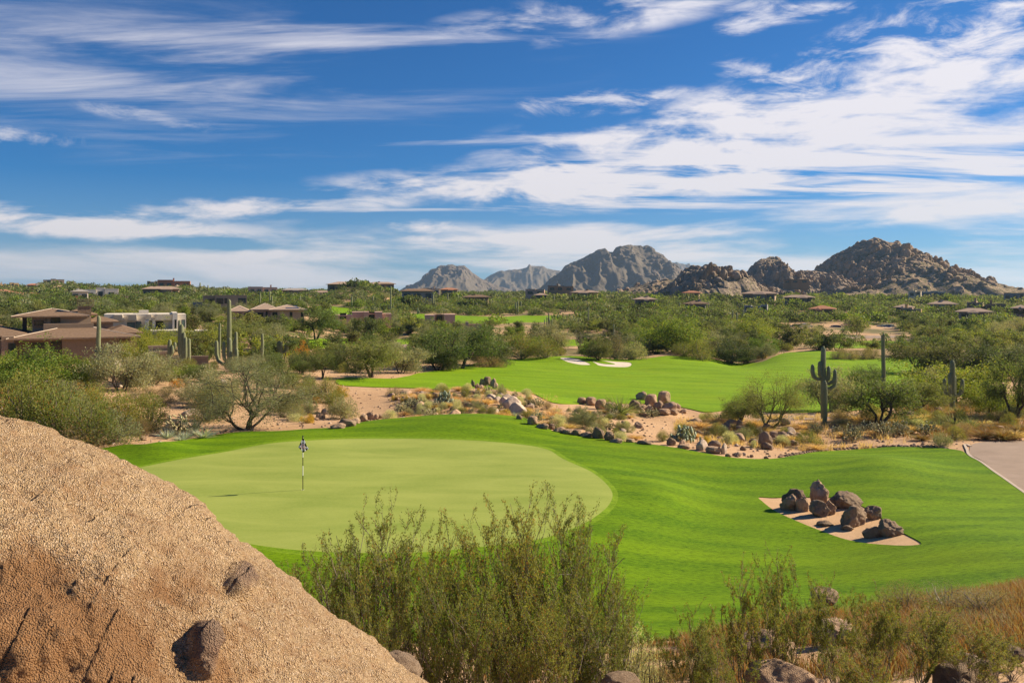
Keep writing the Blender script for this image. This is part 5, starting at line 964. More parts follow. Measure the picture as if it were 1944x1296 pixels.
def house(u, v, wpx, hpx, d, style, wall, roof, label, seed=0, depth=None, rz=0.0, chim=False, group=None):
    """simple distant house: foot at photo row v when d is None. hpx is the wall height in photo pixels"""
    rs = np.random.RandomState(int(abs(u) * 7 + seed)); p = at_d(u, d); k = d / F; base = CAMZ - (v - HV) * k; far_ = d > 300 and u > 880; W_ = wpx * k * (.78 if far_ else 1); Hh = max(hpx * k * (.72 if far_ else 1), 2.5); dp = depth or min(max(W_ * .45, 7), 14)
    e = face(tag(empty('house', (p.x, p.y, base), rz), label, 'house', group)); x0, x1 = -W_ / 2, W_ / 2; HOUSES.append((e, W_, dp)); wm = STUC[wall]; low = max(min(p.z - base, 0) - 1.5, -5.0 if d > 440 else -9)
    if style == 'flat':                                   # flat roofed blocks of uneven height, with parapets
        n = 2 + rs.randint(2); cuts = np.sort(np.concatenate([[x0], x0 + W_ * (np.arange(1, n) / n + rs.uniform(-.08, .08, n - 1)), [x1]])); hs = Hh * rs.uniform(.78, 1.0, n); hs[rs.randint(n)] = Hh
        for i in range(n):
            a, b = cuts[i] + (.004 if i else 0), cuts[i + 1]; yo = rs.uniform(0, 1.8); m = MB().box(a, b, yo, dp, low, hs[i]); m.build('wall', wm, e)
            q = .22; r = MB(); r.box(a - .05, b + .05, yo - .05, yo + q, hs[i] + .002, hs[i] + .35).box(a - .05, b + .05, dp - q, dp + .05, hs[i] + .002, hs[i] + .35).box(a - .05, a + q, yo + q, dp - q, hs[i] + .002, hs[i] + .35).box(b - q, b + .05, yo + q, dp - q, hs[i] + .002, hs[i] + .35); r.build('parapet', wm if roof == 'wall' else ROOF[roof], e)
            nw = max(1, int((b - a) / 4.5)); 
            for j in range(nw): ww = min((b - a) / nw * .55, 3.2); win(e, a + (b - a) * (j + .5) / nw - ww / 2, yo, .6 if ww < 2 else .15, ww, hs[i] * .62)
    else:
        MB().box(x0 + .6, x1 - .6, .6, dp, low, Hh).build('wall', wm, e); nw = max(2, int(W_ / 5)); rh = min(dp * .16, 1.7)
        MB().hip(x0 - .7, x1 + .7, -.6, dp + 1, Hh + .004, rh).build('roof', ROOF[roof], e)
        if rs.rand() < .6: xa = x0 + W_ * rs.uniform(.15, .5); wb = W_ * rs.uniform(.25, .4); MB().box(xa + .5, xa + wb - .5, -1.8, .59, low, Hh - .3).build('wall', wm, e); MB().hip(xa, xa + wb, -2.4, 1.0, Hh - .28, rh * .7).build('roof', ROOF[roof], e); win(e, xa + wb / 2 - .8, -1.8, .5, 1.6, Hh * .5)
        for j in range(nw):
            ww = min(W_ / nw * .55, 3.0); xx = x0 + W_ * (j + .5) / nw - ww / 2
            win(e, xx, .6, .2 if ww > 2 else .7, ww, Hh * .65, door=(j == nw // 2))
    if chim or rs.rand() < .5: cx = x0 + W_ * rs.uniform(.2, .8); MB().box(cx - .5, cx + .5, dp * .5 - .5, dp * .5 + .5, Hh * .8, Hh + 1.5).box(cx - .65, cx + .65, dp * .5 - .65, dp * .5 + .65, Hh + 1.504, Hh + 1.75).build('chimney', STUC['stone'] if chim else wm, e)
    return e
HL = [  # u, v(base), width, wall height, distance, style, wall, roof, label
 (-15, 570, 90, 17, 520, 'hip', 'tan', 'red', 'red tiled house at the far left edge below the skyline'), (45, 571, 62, 13, 500, 'hip', 'cream', 'red', 'red tiled house with arched end wall at the upper left'), (2, 590, 26, 14, 330, 'flat', 'pink', 'wall', 'pinkish wall end peeking in at the left edge'),
 (5, 545, 14, 8, 760, 'flat', 'ochre', 'red', 'ochre skyline house at the very left'), (27, 543, 18, 8, 800, 'flat', 'ochre', 'wall', 'small ochre house on the left skyline'), (92, 545, 46, 10, 700, 'flat', 'cream', 'wall', 'cream stepped house below the left skyline hilltop house'), (102, 537, 40, 9, 760, 'flat', 'tan', 'dark', 'dark and tan house on the top of the left skyline hill'), (68, 548, 34, 9, 720, 'hip', 'tan', 'red', 'small tan house left of the cream stepped house'),
 (88, 554, 44, 10, 640, 'flat', 'ochre', 'wall', 'ochre banded house under the cream stepped house'), (100, 562, 60, 10, 560, 'hip', 'grey', 'grey', 'grey low roofed house left of the bright white house'), (152, 566, 34, 14, 430, 'hip', 'white', 'grey', 'small white house with grey hip roof beside the bright white house'), (193, 563, 64, 18, 470, 'flat', 'white', 'wall', 'bright white cubic house in the upper left scrub'),
 (134, 580, 52, 12, 340, 'flat', 'red', 'wall', 'red brown curved wall house among trees'), (258, 581, 56, 13, 360, 'flat', 'pink', 'wall', 'pinkish adobe house with battlement chimney among trees'), (305, 561, 72, 14, 470, 'hip', 'brown', 'tan', 'long brown porch house under the red sandstone house'), (289, 540, 20, 8, 760, 'flat', 'ochre', 'dark', 'small flat house beside the red sandstone house'),
 (330, 545, 62, 15, 640, 'flat', 'red', 'red', 'red sandstone house on the rocky skyline knoll'), (500, 554, 54, 11, 620, 'flat', 'pink', 'wall', 'rosy flat house left of the skyline gap'), (560, 557, 50, 8, 640, 'hip', 'brown', 'grey', 'low grey roofed house on the middle skyline'), (610, 561, 40, 8, 620, 'hip', 'cream', 'tan', 'small cream house by the upper fairway strip'),
 (672, 548, 100, 10, 540, 'hip', 'brown', 'tan', 'wide curved roof house on top of the boulder knoll'), (725, 547, 50, 10, 560, 'hip', 'brown', 'tan', 'right wing house on the boulder knoll'), (793, 565, 62, 14, 400, 'hip', 'grey', 'brown', 'long grey glass fronted house behind the upper fairway'), (818, 554, 34, 8, 640, 'flat', 'cream', 'red', 'small house with two white chimneys on the middle skyline'),
 (853, 556, 34, 8, 560, 'hip', 'tan', 'red', 'red roofed house left of the dark glass house'), (904, 572, 64, 13, 420, 'hip', 'brown', 'brown', 'dark glass fronted brown house in the middle distance'), 
 (1015, 557, 46, 13, 520, 'flat', 'pink', 'tan', 'pink stucco house above the round tree'), (1028, 568, 30, 8, 430, 'hip', 'brown', 'tan', 'gabled brown house by the central rocks'), (1065, 549, 62, 11, 600, 'flat', 'brown', 'dark', 'stacked dark house at the mountain foot'), (1110, 563, 66, 13, 430, 'hip', 'tan', 'tan', 'tan double roofed house below the big grey mountain'),
 (1225, 578, 54, 8, 360, 'hip', 'pink', 'tan', 'pink tiled house before the boulder hill'), 
 (1312, 563, 42, 9, 460, 'hip', 'tan', 'red', 'reddish tiled house at the foot of the boulder hill'), (1320, 588, 56, 10, 320, 'hip', 'grey', 'brown', 'brown roofed low house behind the big palo verde'), (1440, 566, 84, 14, 420, 'hip', 'tan', 'tan', 'long tan roofed house at the right foot of the boulder hill'), (1434, 591, 56, 12, 310, 'flat', 'grey', 'wall', 'grey flat house in the scrub right of the big palo verde'),
 (1515, 573, 72, 12, 400, 'hip', 'brown', 'tan', 'brown house with tan wavy roof right of the long tan house'), (1512, 535, 62, 9, 640, 'flat', 'brown', 'dark', 'glass fronted house high on the saddle between the two rock hills'), (1560, 599, 46, 10, 290, 'hip', 'tan', 'red', 'red brown roofed house left of the tall bare saguaro'),
 (1736, 560, 30, 9, 440, 'flat', 'cream', 'wall', 'cream turreted house under the big rocky hill'), (1730, 598, 36, 12, 300, 'flat', 'ochre', 'tan', 'ochre columned porch house in the right hand scrub'), (1715, 595, 44, 9, 310, 'hip', 'tan', 'tan', 'tan roofed house beside the columned porch'),
 (1772, 560, 60, 8, 470, 'flat', 'grey', 'white', 'house with white roof slabs under the big rocky hill'), (1790, 588, 70, 13, 330, 'hip', 'cream', 'tan', 'pale tile roofed house in the right hand scrub'), (1850, 583, 40, 10, 350, 'flat', 'tan', 'tan', 'boxy tan house right of the pale tile roofed one'), (1850, 605, 66, 10, 280, 'hip', 'pink', 'tan', 'long low pinkish roof among the right trees'), (1890, 588, 50, 10, 340, 'flat', 'brown', 'wall', 'brown flat house near the right edge'),
 (1925, 565, 50, 14, 420, 'flat', 'grey', 'dark', 'dark modern house at the right edge'), (1938, 597, 34, 9, 300, 'hip', 'pink', 'tan', 'pinkish roof cut by the right edge'), ]
for i, (u, v, w, h, d, st, wa, ro, lab) in enumerate(HL): house(u, v + 2, w, h, d, st, wa, ro, lab, seed=i, rz=R(random.uniform(-6, 6)))
# pink adobe houses half hidden between the two strips of fairway
def blocks(name, d, u0, vb, lab, wall, bl, cat='house'):
    """bl: (u left, u right, v top, depth offset m, depth m)"""
    p = at_d(u0, d); k = d / F; base = CAMZ - (vb - HV) * k; e = face(tag(empty(name, (p.x, p.y, base)), lab, cat))
    for i, b_ in enumerate(bl):
        (a, b, vt, yo, dp), wm = b_[:5], (b_[5] if len(b_) > 5 else wall); kk = k; xa, xb = (a - CU) * kk - p.x, (b - CU) * kk - p.x; zt = CAMZ - (vt - HV) * kk - base
        MB().box(xa, xb, yo, yo + dp, -3, zt - .3).build('wall', STUC[wm], e); MB().box(xa - .06, xb + .06, yo - .06, yo + dp + .06, zt - .298, zt).build('parapet', STUC[wm], e)
    return e, base, k, p
e, base, k, p = blocks('house', 215, 690, 615, 'low pink adobe house between the two left fairway strips', 'pink', [(635, 668, 598, 1, 9), (668, 690, 592.5, 2.5, 8), (690.3, 700, 592, .6, 8), (700.3, 712, 595, 2.2, 6), (712.3, 726, 592.5, 1.2, 9), (726.3, 744, 596, 3.2, 7)]); win(e, (700.5 - CU) * k - p.x, 2.2, 1.2, 1.4, 1.8); win(e, (645 - CU) * k - p.x, 1, 1.2, 1.6, 1.6)
e, base, k, p = blocks('house', 210, 840, 620, 'pink adobe house half hidden by the mesquite belt', 'pink', [(806, 825, 598, 1.4, 8), (825.3, 843, 597.5, 3.4, 6, 'brown'), (843.3, 864, 597, .8, 9)]); win(e, (828 - CU) * k - p.x, 3.4, 1.6, 1.5, 1.4)
blocks('garden_wall', 190, 898, 622, 'short pink garden wall beside the right end of the adobe house', 'pink', [(884, 889, 611, 0, .5), (886, 914, 615.5, 1.2, .5)], 'wall')
# tan flat roofed house with deep porches
e, base, k, p = blocks('house', 235, 425, 592, 'tan flat roofed house with deep shaded porches', 'tan', [(385, 408, 561, 2.2, 10), (408.3, 469, 560, .0, 11), (366, 385, 574, 3.4, 5, 'grey')])
for a, b in ((411, 424), (452, 467)): win(e, (a - CU) * k - p.x, 0, (592 - 577) * k, (b - a) * k, 11 * k)
win(e, (426 - CU) * k - p.x, 0, (592 - 576) * k, .8, 10 * k); win(e, (390 - CU) * k - p.x, 2.2, 15 * k, .9, 9 * k); win(e, (396 - CU) * k - p.x, 2.2, 14.5 * k, 1.5, 10 * k)
# tile roofed house with solar panels
def tilehouse():
    d = 190; p = at_d(505, d); k = d / F; vb = 612; base = CAMZ - (vb - HV) * k; e = tag(empty('house', (p.x, p.y, base)), 'tile roofed tan house with solar panels on its right wing', 'house'); face(e); X_ = lambda u: (u - CU) * k - p.x; Zv = lambda v: (vb - v) * k
    for (a, b, ve, vr, yo, dp) in ((432, 474, 592, 583.5, 1.5, 9), (476, 530, 589, 579, 1.0, 10), (511, 582, 589, 581.5, -2.2, 11)):
        MB().box(X_(a) + .5, X_(b) - .5, yo + .004 * a % .02, yo + dp, -3, Zv(ve)).build('wall', STUC['tan'] if a > 500 else STUC['pink'], e); MB().hip(X_(a) - .1, X_(b) + .1, yo - .7, yo + dp + .7, Zv(ve) + .003 + .01 * (a % 3), (ve - vr) * k * 1.15).build('roof', ROOF['tan'], e); ridge_bars(e, X_(a) - .1, X_(b) + .1, yo - .7, yo + dp + .7, Zv(ve) + .19, (ve - vr) * k * 1.15, .06)
    for a, b, y, v0, v1 in ((448, 458, 1.5, 604, 595), (464, 472, 1.5, 604, 594), (482, 500, 1.0, 601, 593), (504, 508, 1.0, 604, 591)): win(e, X_(a), y, Zv(v0), X_(b) - X_(a), Zv(v1) - Zv(v0))
    for a in (550, 571): win(e, X_(a), -2.2, Zv(602), .6, Zv(592) - Zv(602))
    win(e, X_(517), -2.2, Zv(602), 1.1, 10 * k)
    rr = (11 + 1.4) / 2; sl = (589 - 581.5) * k * 1.15 / rr; m = MB(); y0, y1 = -2.0, 1.2; z0 = Zv(589) + .27 + sl * (y0 + 2.9); z1 = Zv(589) + .27 + sl * (y1 + 2.9); xa, xb = X_(543), X_(568); m.add([(xa, y0, z0), (xb, y0, z0), (xb - .5, y1, z1), (xa - .5, y1, z1), (xa, y0, z0 + .06), (xb, y0, z0 + .06), (xb - .5, y1, z1 + .06), (xa - .5, y1, z1 + .06)], [(0, 3, 2, 1), (4, 5, 6, 7), (0, 1, 5, 4), (1, 2, 6, 5), (2, 3, 7, 6), (3, 0, 4, 7)]); m.build('solar_panel', M['solar'], e)
tilehouse()
# white modern house
def whitehouse():
    d = 148; p = at_d(280, d); k = d / F; vb = 640; base = CAMZ - (vb - HV) * k; e = tag(empty('house', (p.x, p.y, base)), 'white flat roofed modern house beside the brown roofed one', 'house'); face(e); X_ = lambda u: (u - CU) * k - p.x; Zv = lambda v: (vb - v) * k; W_ = STUC['white']
    MB().box(X_(196), X_(236), 5, 12, -3, Zv(597)).build('wall', W_, e)
    MB().box(X_(198), X_(328), 2.4, 12.5, -3, Zv(596.5)).build('wall', W_, e); MB().box(X_(328) + .01, X_(338), 0, 11, -3, Zv(594)).build('wall', W_, e); MB().box(X_(338) + .01, X_(355), 1.4, 10, -3, Zv(597) - .01).build('wall', W_, e)
    for a, b in ((213, 234), (241, 260), (276, 288), (294, 328)):   # tapering parapet blocks over the recesses
        x0, x1 = X_(a), X_(b); m = MB(); zt, zb = Zv(597), Zv(608); m.add([(x0, .9, zb), (x1, .9, zb), (x1, 2.39, zb), (x0, 2.39, zb), (x0 + .4, .3, zt), (x1 - .1, .3, zt), (x1 - .1, 2.39, zt), (x0 + .4, 2.39, zt)], [(0, 3, 2, 1), (4, 5, 6, 7), (0, 1, 5, 4), (1, 2, 6, 5), (2, 3, 7, 6), (3, 0, 4, 7)]); m.build('parapet', W_, e)
    MB().box(X_(275), X_(283), .6, 2.39, -2, Zv(608.01)).build('wall', W_, e); MB().box(X_(289), X_(295), 1.2, 2.39, -2, Zv(608.01)).build('wall', W_, e)
    MB().box(X_(263), X_(282), 6, 9, Zv(597), Zv(590)).build('chimney', W_, e)
    win(e, X_(241), 2.4, Zv(626), X_(256) - X_(241), Zv(612) - Zv(626), glass='glass_blue'); win(e, X_(257), 2.4, Zv(627), X_(268) - X_(257), Zv(611) - Zv(627), glass='glass_blue'); win(e, X_(296), 2.4, Zv(626), X_(311) - X_(296), Zv(610.5) - Zv(626)); win(e, X_(332), 0, Zv(624), .35, Zv(607) - Zv(624)); win(e, X_(346), 1.4, Zv(622), X_(353) - X_(346), Zv(608) - Zv(622), glass='glass_blue')
    MB().box(X_(286), X_(345), -4.2, -.01, -3, Zv(628)).build('terrace_wall', STUC['grey'], e); MB().box(X_(285), X_(346), -4.3, .6, Zv(628) + .003, Zv(628) + .22).build('terrace_slab', W_, e)
    MB().box(X_(345) + .1, X_(400), -3.4, 2, -3, Zv(629.5)).build('terrace_wall', STUC['grey'], e); MB().box(X_(391), X_(409), -4.2, 1, -3, Zv(627)).build('wall', W_, e); MB().box(X_(372), X_(397), -3.5, 2, Zv(629.4), Zv(627.5)).build('terrace_slab', W_, e)
whitehouse()
# brown hip roofed house at the left edge
def brownhouse():
    d = 112; p = at_d(140, d); k = d / F; vb = 690; base = CAMZ - (vb - HV) * k; e = tag(empty('house', (p.x, p.y, base)), 'large brown house with stacked hip roofs and stone chimney', 'house'); face(e); X_ = lambda u: (u - CU) * k - p.x; Zv = lambda v: (vb - v) * k; B = STUC['brown']; y_ = 0
    MB().box(X_(-60), X_(118), 1.6, 13, -3, Zv(644)).build('wall', B, e); MB().box(X_(118) + .01, X_(226), 0, 12.5, -3, Zv(641)).build('wall', B, e); MB().box(X_(226) + .01, X_(268), 5, 14, -3, Zv(635)).build('wall', B, e)
    def slab(pts, th=.16, name='roof'):                   # a sloping roof plane given by corners, with thickness
        V = [(x, y, z) for x, y, z in pts] + [(x, y, z - th) for x, y, z in pts]; n = len(pts); m = MB(); m.add(V, [(i, n + i, n + (i + 1) % n, (i + 1) % n) for i in range(n)], [(0, i, i + 1) for i in range(1, n - 1)] + [(n, n + i + 1, n + i) for i in range(1, n - 1)]); return m.build(name, ROOF['brown'], e)
    ez = Zv(643); rz_ = Zv(643) + 1.9; yb = 13.6; ym = 6.6
    xl, xr, xc = X_(16), X_(270), X_(78)
    MB().hip(X_(16), X_(270), -1.1, 14, ez, 1.25, .2).build('roof', ROOF['brown'], e); ridge_bars(e, X_(16), X_(270), -1.1, 14, ez + .2, 1.25, .06)
    MB().hip(X_(-90), X_(60), 2.6, 16, ez + .25, 1.2, .2).build('roof', ROOF['brown'], e); MB().hip(X_(200), X_(281), 4, 15, Zv(640) + .12, .9, .2).build('roof', ROOF['brown'], e)
    MB().box(X_(8), X_(30), -.8, 1.59, -3, Zv(636)).build('wall', B, e)
    # upper storey
    MB().box(X_(58), X_(175), 8, 17, Zv(640), Zv(604)).build('wall', STUC['tan'], e); MB().box(X_(38), X_(46), 9, 10.2, Zv(645), Zv(604)).build('pillar', M['darkframe'], e); MB().box(X_(58) - .01, X_(83), 7.6, 7.99, Zv(622), Zv(604)).build('wall', B, e)
    MB().hip(X_(18), X_(172), 6.6, 18.5, Zv(604), .95, .18).build('roof', ROOF['brown'], e); ridge_bars(e, X_(18), X_(172), 6.6, 18.5, Zv(604) + .18, .95, .05); MB().hip(X_(110), X_(190), 10, 17, Zv(602.5), .8, .18).build('roof', ROOF['brown'], e)
    MB().hip(X_(150), X_(234), 8.5, 15, Zv(617), .8, .18).build('roof', ROOF['brown'], e); MB().box(X_(178), X_(222), 9.4, 16, Zv(640), Zv(617) - .01).build('wall', STUC['tan'], e)
    MB().box(X_(81), X_(180), 5.2, 6.4, Zv(640), Zv(616.5)).build('parapet_wall', B, e)
    c = MB(); c.box(X_(148), X_(176), 9.2, 11, Zv(640), Zv(584.5)); c.build('chimney', STUC['stone'], e); g = MB()
    for i in range(4): g.box(X_(148) - .15, X_(182), 9.1, 11.2, Zv(584) + i * .3, Zv(584) + i * .3 + .12)
    g.build('chimney_grille', M['wood'], e)
    for a, b, y, v0, v1 in ((96, 117, 1.6, 668, 648), (60, 90, 1.6, 668, 650), (20, 34, -.8, 672, 648)): win(e, X_(a), y, Zv(v0), X_(b) - X_(a), Zv(v1) - Zv(v0))
    win(e, X_(94), 8, Zv(616), X_(113) - X_(94), Zv(605) - Zv(616)); win(e, X_(62), 7.6, Zv(620), 1.3, 10 * k)
brownhouse()
blocks('patio_wall', 106, 300, 675, 'tan patio wall with three wall spouts by the clustered saguaro', 'tan', [(282, 323, 656, 0, .5), (283, 330, 666, -1.2, .6)], 'wall')
blocks('patio_wall', 103, 360, 690, 'low brown patio wall behind the clustered saguaro', 'brown', [(325, 395, 676, 0, .5)], 'wall')
# ------------------------------------------------------------------ cars by the far parking lot
def car(u, v, d, L, mat, lab, rz):
    p = at_d(u, d); base = CAMZ - (v - HV) * d / F; e = tag(empty('parked_car', (p.x, p.y, base), rz), lab, 'car', 'cars parked beyond the far fairway'); pf = [(-2.2, .35), (-2.25, .75), (-1.9, .95), (-1.2, 1.0), (-.6, 1.45), (.7, 1.48), (1.4, 1.05), (2.1, .9), (2.25, .65), (2.2, .35)]
    n = len(pf); V = [(x, -.88, z) for x, z in pf] + [(x, .88, z) for x, z in pf]; m = MB(); m.add(V, [(i, n + i, n + (i + 1) % n, (i + 1) % n) for i in range(n)], [(0, i, i + 1) for i in range(1, n - 1)] + [(n, n + i + 1, n + i) for i in range(1, n - 1)]); m.build('body', mat, e)
    MB().prism([(-1.1, -.9), (1.25, -.9), (1.25, .9), (-1.1, .9)], 1.04, 1.38).build('window', M['glass'], e)
    for x in (-1.35, 1.4):
        for y in (-.8, .8): v_, q_ = tube([(x, y - .1, .33), (x, y + .1, .33)], .33, 12); MBw = link('wheel', mesh_np('wheel', v_, q_, [M['darkframe']], True), e)
M['carw'], t = newmat('silver_car_paint'); t.principled((.6, .62, .65), .25, None, .5, .3); M['carb'], t = newmat('dark_car_paint'); t.principled((.03, .035, .05), .2, None, .5); M['carl'], t = newmat('blue_car_paint'); t.principled((.10, .16, .28), .2, None, .5)
for i, (u, v, mt, lab, rz) in enumerate([(1503, 628, 'carw', 'silver car left of the dark car beyond the far fairway', .2), (1513, 624, 'carb', 'dark car between two silver cars beyond the far fairway', .3), (1528, 623, 'carw', 'silver car partly hidden by trees right of the dark car', .1), (1586, 626, 'carl', 'blue car alone between trees near the grey road', 0),
                                          (1672, 627, 'carw', 'silver car left in the row behind the tall bare saguaro', .8), (1680, 626, 'carw', 'middle silver car in the row behind the tall bare saguaro', .8), (1689, 625, 'carl', 'bluish car in the row behind the tall bare saguaro', .8)]): car(u, v, 262, 4.5, M[mt], lab, rz)

# ------------------------------------------------------------------ rock hills and mountains
def mat_hill(name, a, b, c, veg, vamt, sc, bd):
    m, t = newmat(name); P = t.coord('Object'); n = t.noise(P, .9 * sc, 6, .7, .5); f = t.noise(P, 6 * sc, 4, .7); g = t.attr('rk')
    col = t.mix(t.mapr(n, .3, .7), a, b); col = t.mix(t.mapr(f, .5, .75, 0, .7), col, c); w = t.noise(P, 2.5 * sc, 5, .75)
    vg = t.math('MULTIPLY', t.mapr(w, .47, .56), t.mapr(g, .55, .25)); col = t.mix(t.math('MULTIPLY', vg, vamt), col, veg)
    t.principled(col, .95, t.bump(t.math('ADD', f, n), bd, 1.0), .1); return m
def hill(name, prof, d, dep, mat, rock, rs_, seed, ridge=.5, gul=0.0, nu=260, ny=150, zb=-4.0, skew=.0, lay=()):
    """prof: (u, v) skyline; d distance of the crest; dep half depth; rock: list of (size m, height m)"""
    P_ = np.array(prof, float); u = np.linspace(P_[0, 0], P_[-1, 0], nu); v = np.interp(u, P_[:, 0], P_[:, 1]); x = (u - CU) * d / F; zt = CAMZ - (v - HV) * d / F; tt = np.linspace(-1, 1, ny)
    X_ = np.repeat(x, ny); Tt = np.tile(tt, nu); ZT = np.repeat(zt, ny); q = np.stack([X_ / dep * 2, Tt * 1.5, 0 * X_], 1)
    Y_ = d + dep * (Tt + .18 * fbm(q, 3, 1.0, seed)); sh = np.clip(1 - np.abs(Tt + skew * (1 - np.abs(Tt))), 0, 1); sh = sh ** (.8 + .25 * fbm(q, 2, .8, seed + 3)) ; Z_ = zb + (ZT - zb) * sh
    W3 = np.stack([X_, Y_, Z_ * 1.0], 1); amp = smooth(0, .12, sh) * (1 - .5 * smooth(.8, .98, sh))
    if gul: Z_ = Z_ + amp * gul * (np.abs(fbm(np.stack([X_ / dep * 3.5, Tt * .8, 0 * X_], 1), 4, 1.0, seed + 7)) * -1.6 + .1) * (1 - smooth(.9, 1.0, sh) * .8)
    rk = np.zeros(len(X_)); dens = fbm(W3, 3, 1.4 / dep, seed + 5) + ridge * (sh - .35)
    for (s, h) in rock:
        f1, rid = voro(np.stack([X_, Y_, Z_ * 1.3], 1) / s + seed); m = (rid * .9 < smooth(-.05, .65, dens) + .03); b_ = np.sqrt(np.clip(1 - (f1 / .62) ** 2, 0, 1)) * (.35 + 1.3 * ((rid * 7.3) % 1.0) ** 2) * m; Z_ = Z_ + amp * h * b_; Y_ = Y_ - amp * h * .6 * b_; rk = np.maximum(rk, b_)
    I = np.arange(nu * ny).reshape(nu, ny); Q = np.stack([I[:-1, :-1], I[1:, :-1], I[1:, 1:], I[:-1, 1:]], -1).reshape(-1, 4)
    return tag(link(name, mesh_np(name, np.stack([X_, Y_, Z_], 1), Q, [mat], False, attrs={'rk': rk})), kind='structure')
M['hill'] = mat_hill('boulder_hill', (.24, .17, .11), (.42, .31, .215), (.58, .46, .34), (.10, .105, .04), .97, .12, 1.2)
M['hillrock'] = mat_hill('boulder_pile', (.22, .165, .12), (.38, .30, .225), (.52, .43, .335), (.10, .10, .045), .75, .15, 1.0)
M['mount'] = mat_hill('far_mountain', (.075, .06, .05), (.18, .145, .115), (.32, .26, .205), (.055, .06, .035), .7, .3, .06)
big = [(1380, 566), (1420, 552), (1470, 536), (1500, 528), (1540, 522), (1556, 512), (1568, 500), (1586, 488), (1600, 480), (1612, 472), (1630, 464), (1645, 457), (1655, 454), (1664, 454), (1676, 460), (1700, 464), (1712, 474), (1722, 482), (1738, 490), (1752, 501), (1780, 510), (1800, 516), (1820, 524), (1840, 532), (1860, 541), (1885, 551), (1930, 560), (1990, 570)]
hill('rocky_hill', big, 1000, 230, M['hill'], [(14, 4.2), (8, 2.8), (4.5, 1.7)], None, 3, ridge=.9, gul=10, nu=520, ny=300, zb=-2)
mid = [(1395, 545), (1412, 522), (1420, 510), (1432, 500), (1444, 494), (1455, 491), (1462, 487), (1470, 486), (1480, 494), (1490, 505), (1498, 514), (1520, 517), (1545, 516), (1570, 520), (1620, 545)]
hill('rocky_hill', mid, 900, 90, M['hillrock'], [(12, 4.0), (6, 2.4), (3.2, 1.2)], None, 9, ridge=1.2, gul=4, nu=300, ny=170, zb=-2)
low = [(1230, 572), (1262, 553), (1275, 540), (1290, 525), (1300, 514), (1312, 511), (1330, 509), (1345, 505), (1356, 503), (1366, 510), (1380, 513), (1395, 512), (1408, 517), (1418, 522), (1430, 532), (1445, 542), (1460, 551), (1490, 562), (1520, 572)]
hill('rocky_hill', low, 700, 75, M['hillrock'], [(12, 4.5), (6, 2.6), (3.2, 1.3)], None, 14, ridge=1.3, gul=4, nu=380, ny=200, zb=-3)
foot = [(1130, 563), (1180, 553), (1210, 543), (1235, 536), (1260, 532), (1285, 530), (1320, 536), (1380, 552), (1420, 565)]
hill('rocky_hill', foot, 980, 120, M['hill'], [(10, 4), (5, 2)], None, 21, ridge=.2, nu=240, ny=120, zb=0)
kn = [(625, 566), (640, 556), (652, 549), (668, 546), (690, 547), (720, 549), (745, 556), (765, 566)]
hill('rocky_knoll', kn, 515, 40, M['hillrock'], [(4.5, 2.4), (2.5, 1.2)], None, 27, ridge=.6, nu=220, ny=100, zb=0)
kn2 = [(285, 566), (305, 553), (318, 546), (335, 544), (352, 547), (375, 554), (420, 566)]
hill('rocky_knoll', kn2, 620, 40, M['hillrock'], [(4.5, 2.2), (2.5, 1.2)], None, 33, ridge=.4, nu=200, ny=90, zb=4)
right = [(1850, 566), (1870, 552), (1890, 548), (1915, 549), (1944, 553), (2000, 556), (2100, 552), (2300, 556), (2500, 575)]
hill('distant_ridge', right, 1150, 160, M['hill'], [(12, 4), (6, 2)], None, 35, ridge=.0, nu=220, ny=80, zb=-2)
m1 = [(1010, 556), (1040, 536), (1060, 520), (1075, 504), (1090, 497), (1105, 490), (1120, 483), (1135, 474), (1146, 472), (1152, 478), (1160, 479), (1166, 472), (1180, 468), (1190, 465), (1200, 467), (1212, 465), (1220, 468), (1232, 466), (1245, 476), (1256, 482), (1264, 492), (1275, 500), (1285, 507), (1300, 520), (1330, 538), (1370, 552), (1420, 560)]
hill('distant_mountain', m1, 3300, 520, M['mount'], [(34, 10), (18, 5.5)], None, 41, ridge=.7, gul=75, nu=480, ny=260, zb=-5)
m2 = [(740, 562), (783, 543), (800, 530), (815, 516), (830, 508), (845, 506), (856, 503), (868, 505), (882, 504), (895, 516), (905, 525), (925, 535), (960, 548), (1010, 560)]
hill('distant_mountain', m2, 4600, 650, M['mount'], [(45, 11), (24, 6)], None, 47, ridge=.6, gul=80, nu=340, ny=180, zb=-10)
m3 = [(870, 560), (915, 533), (930, 522), (945, 515), (952, 513), (960, 515), (975, 513), (990, 510), (1000, 508), (1005, 502), (1009, 506), (1015, 505), (1030, 507), (1045, 511), (1060, 514), (1090, 525), (1150, 550)]
hill('distant_mountain', m3, 6200, 800, M['mount'], [(60, 12), (30, 6)], None, 53, ridge=.5, gul=90, nu=320, ny=160, zb=-20)
m4 = [(1230, 545), (1265, 512), (1275, 502), (1284, 497), (1292, 500), (1300, 503), (1308, 501), (1316, 508), (1340, 525), (1400, 556)]
hill('distant_mountain', m4, 7200, 700, M['mount'], [(60, 12), (30, 6)], None, 59, ridge=.5, gul=80, nu=240, ny=120, zb=-20)
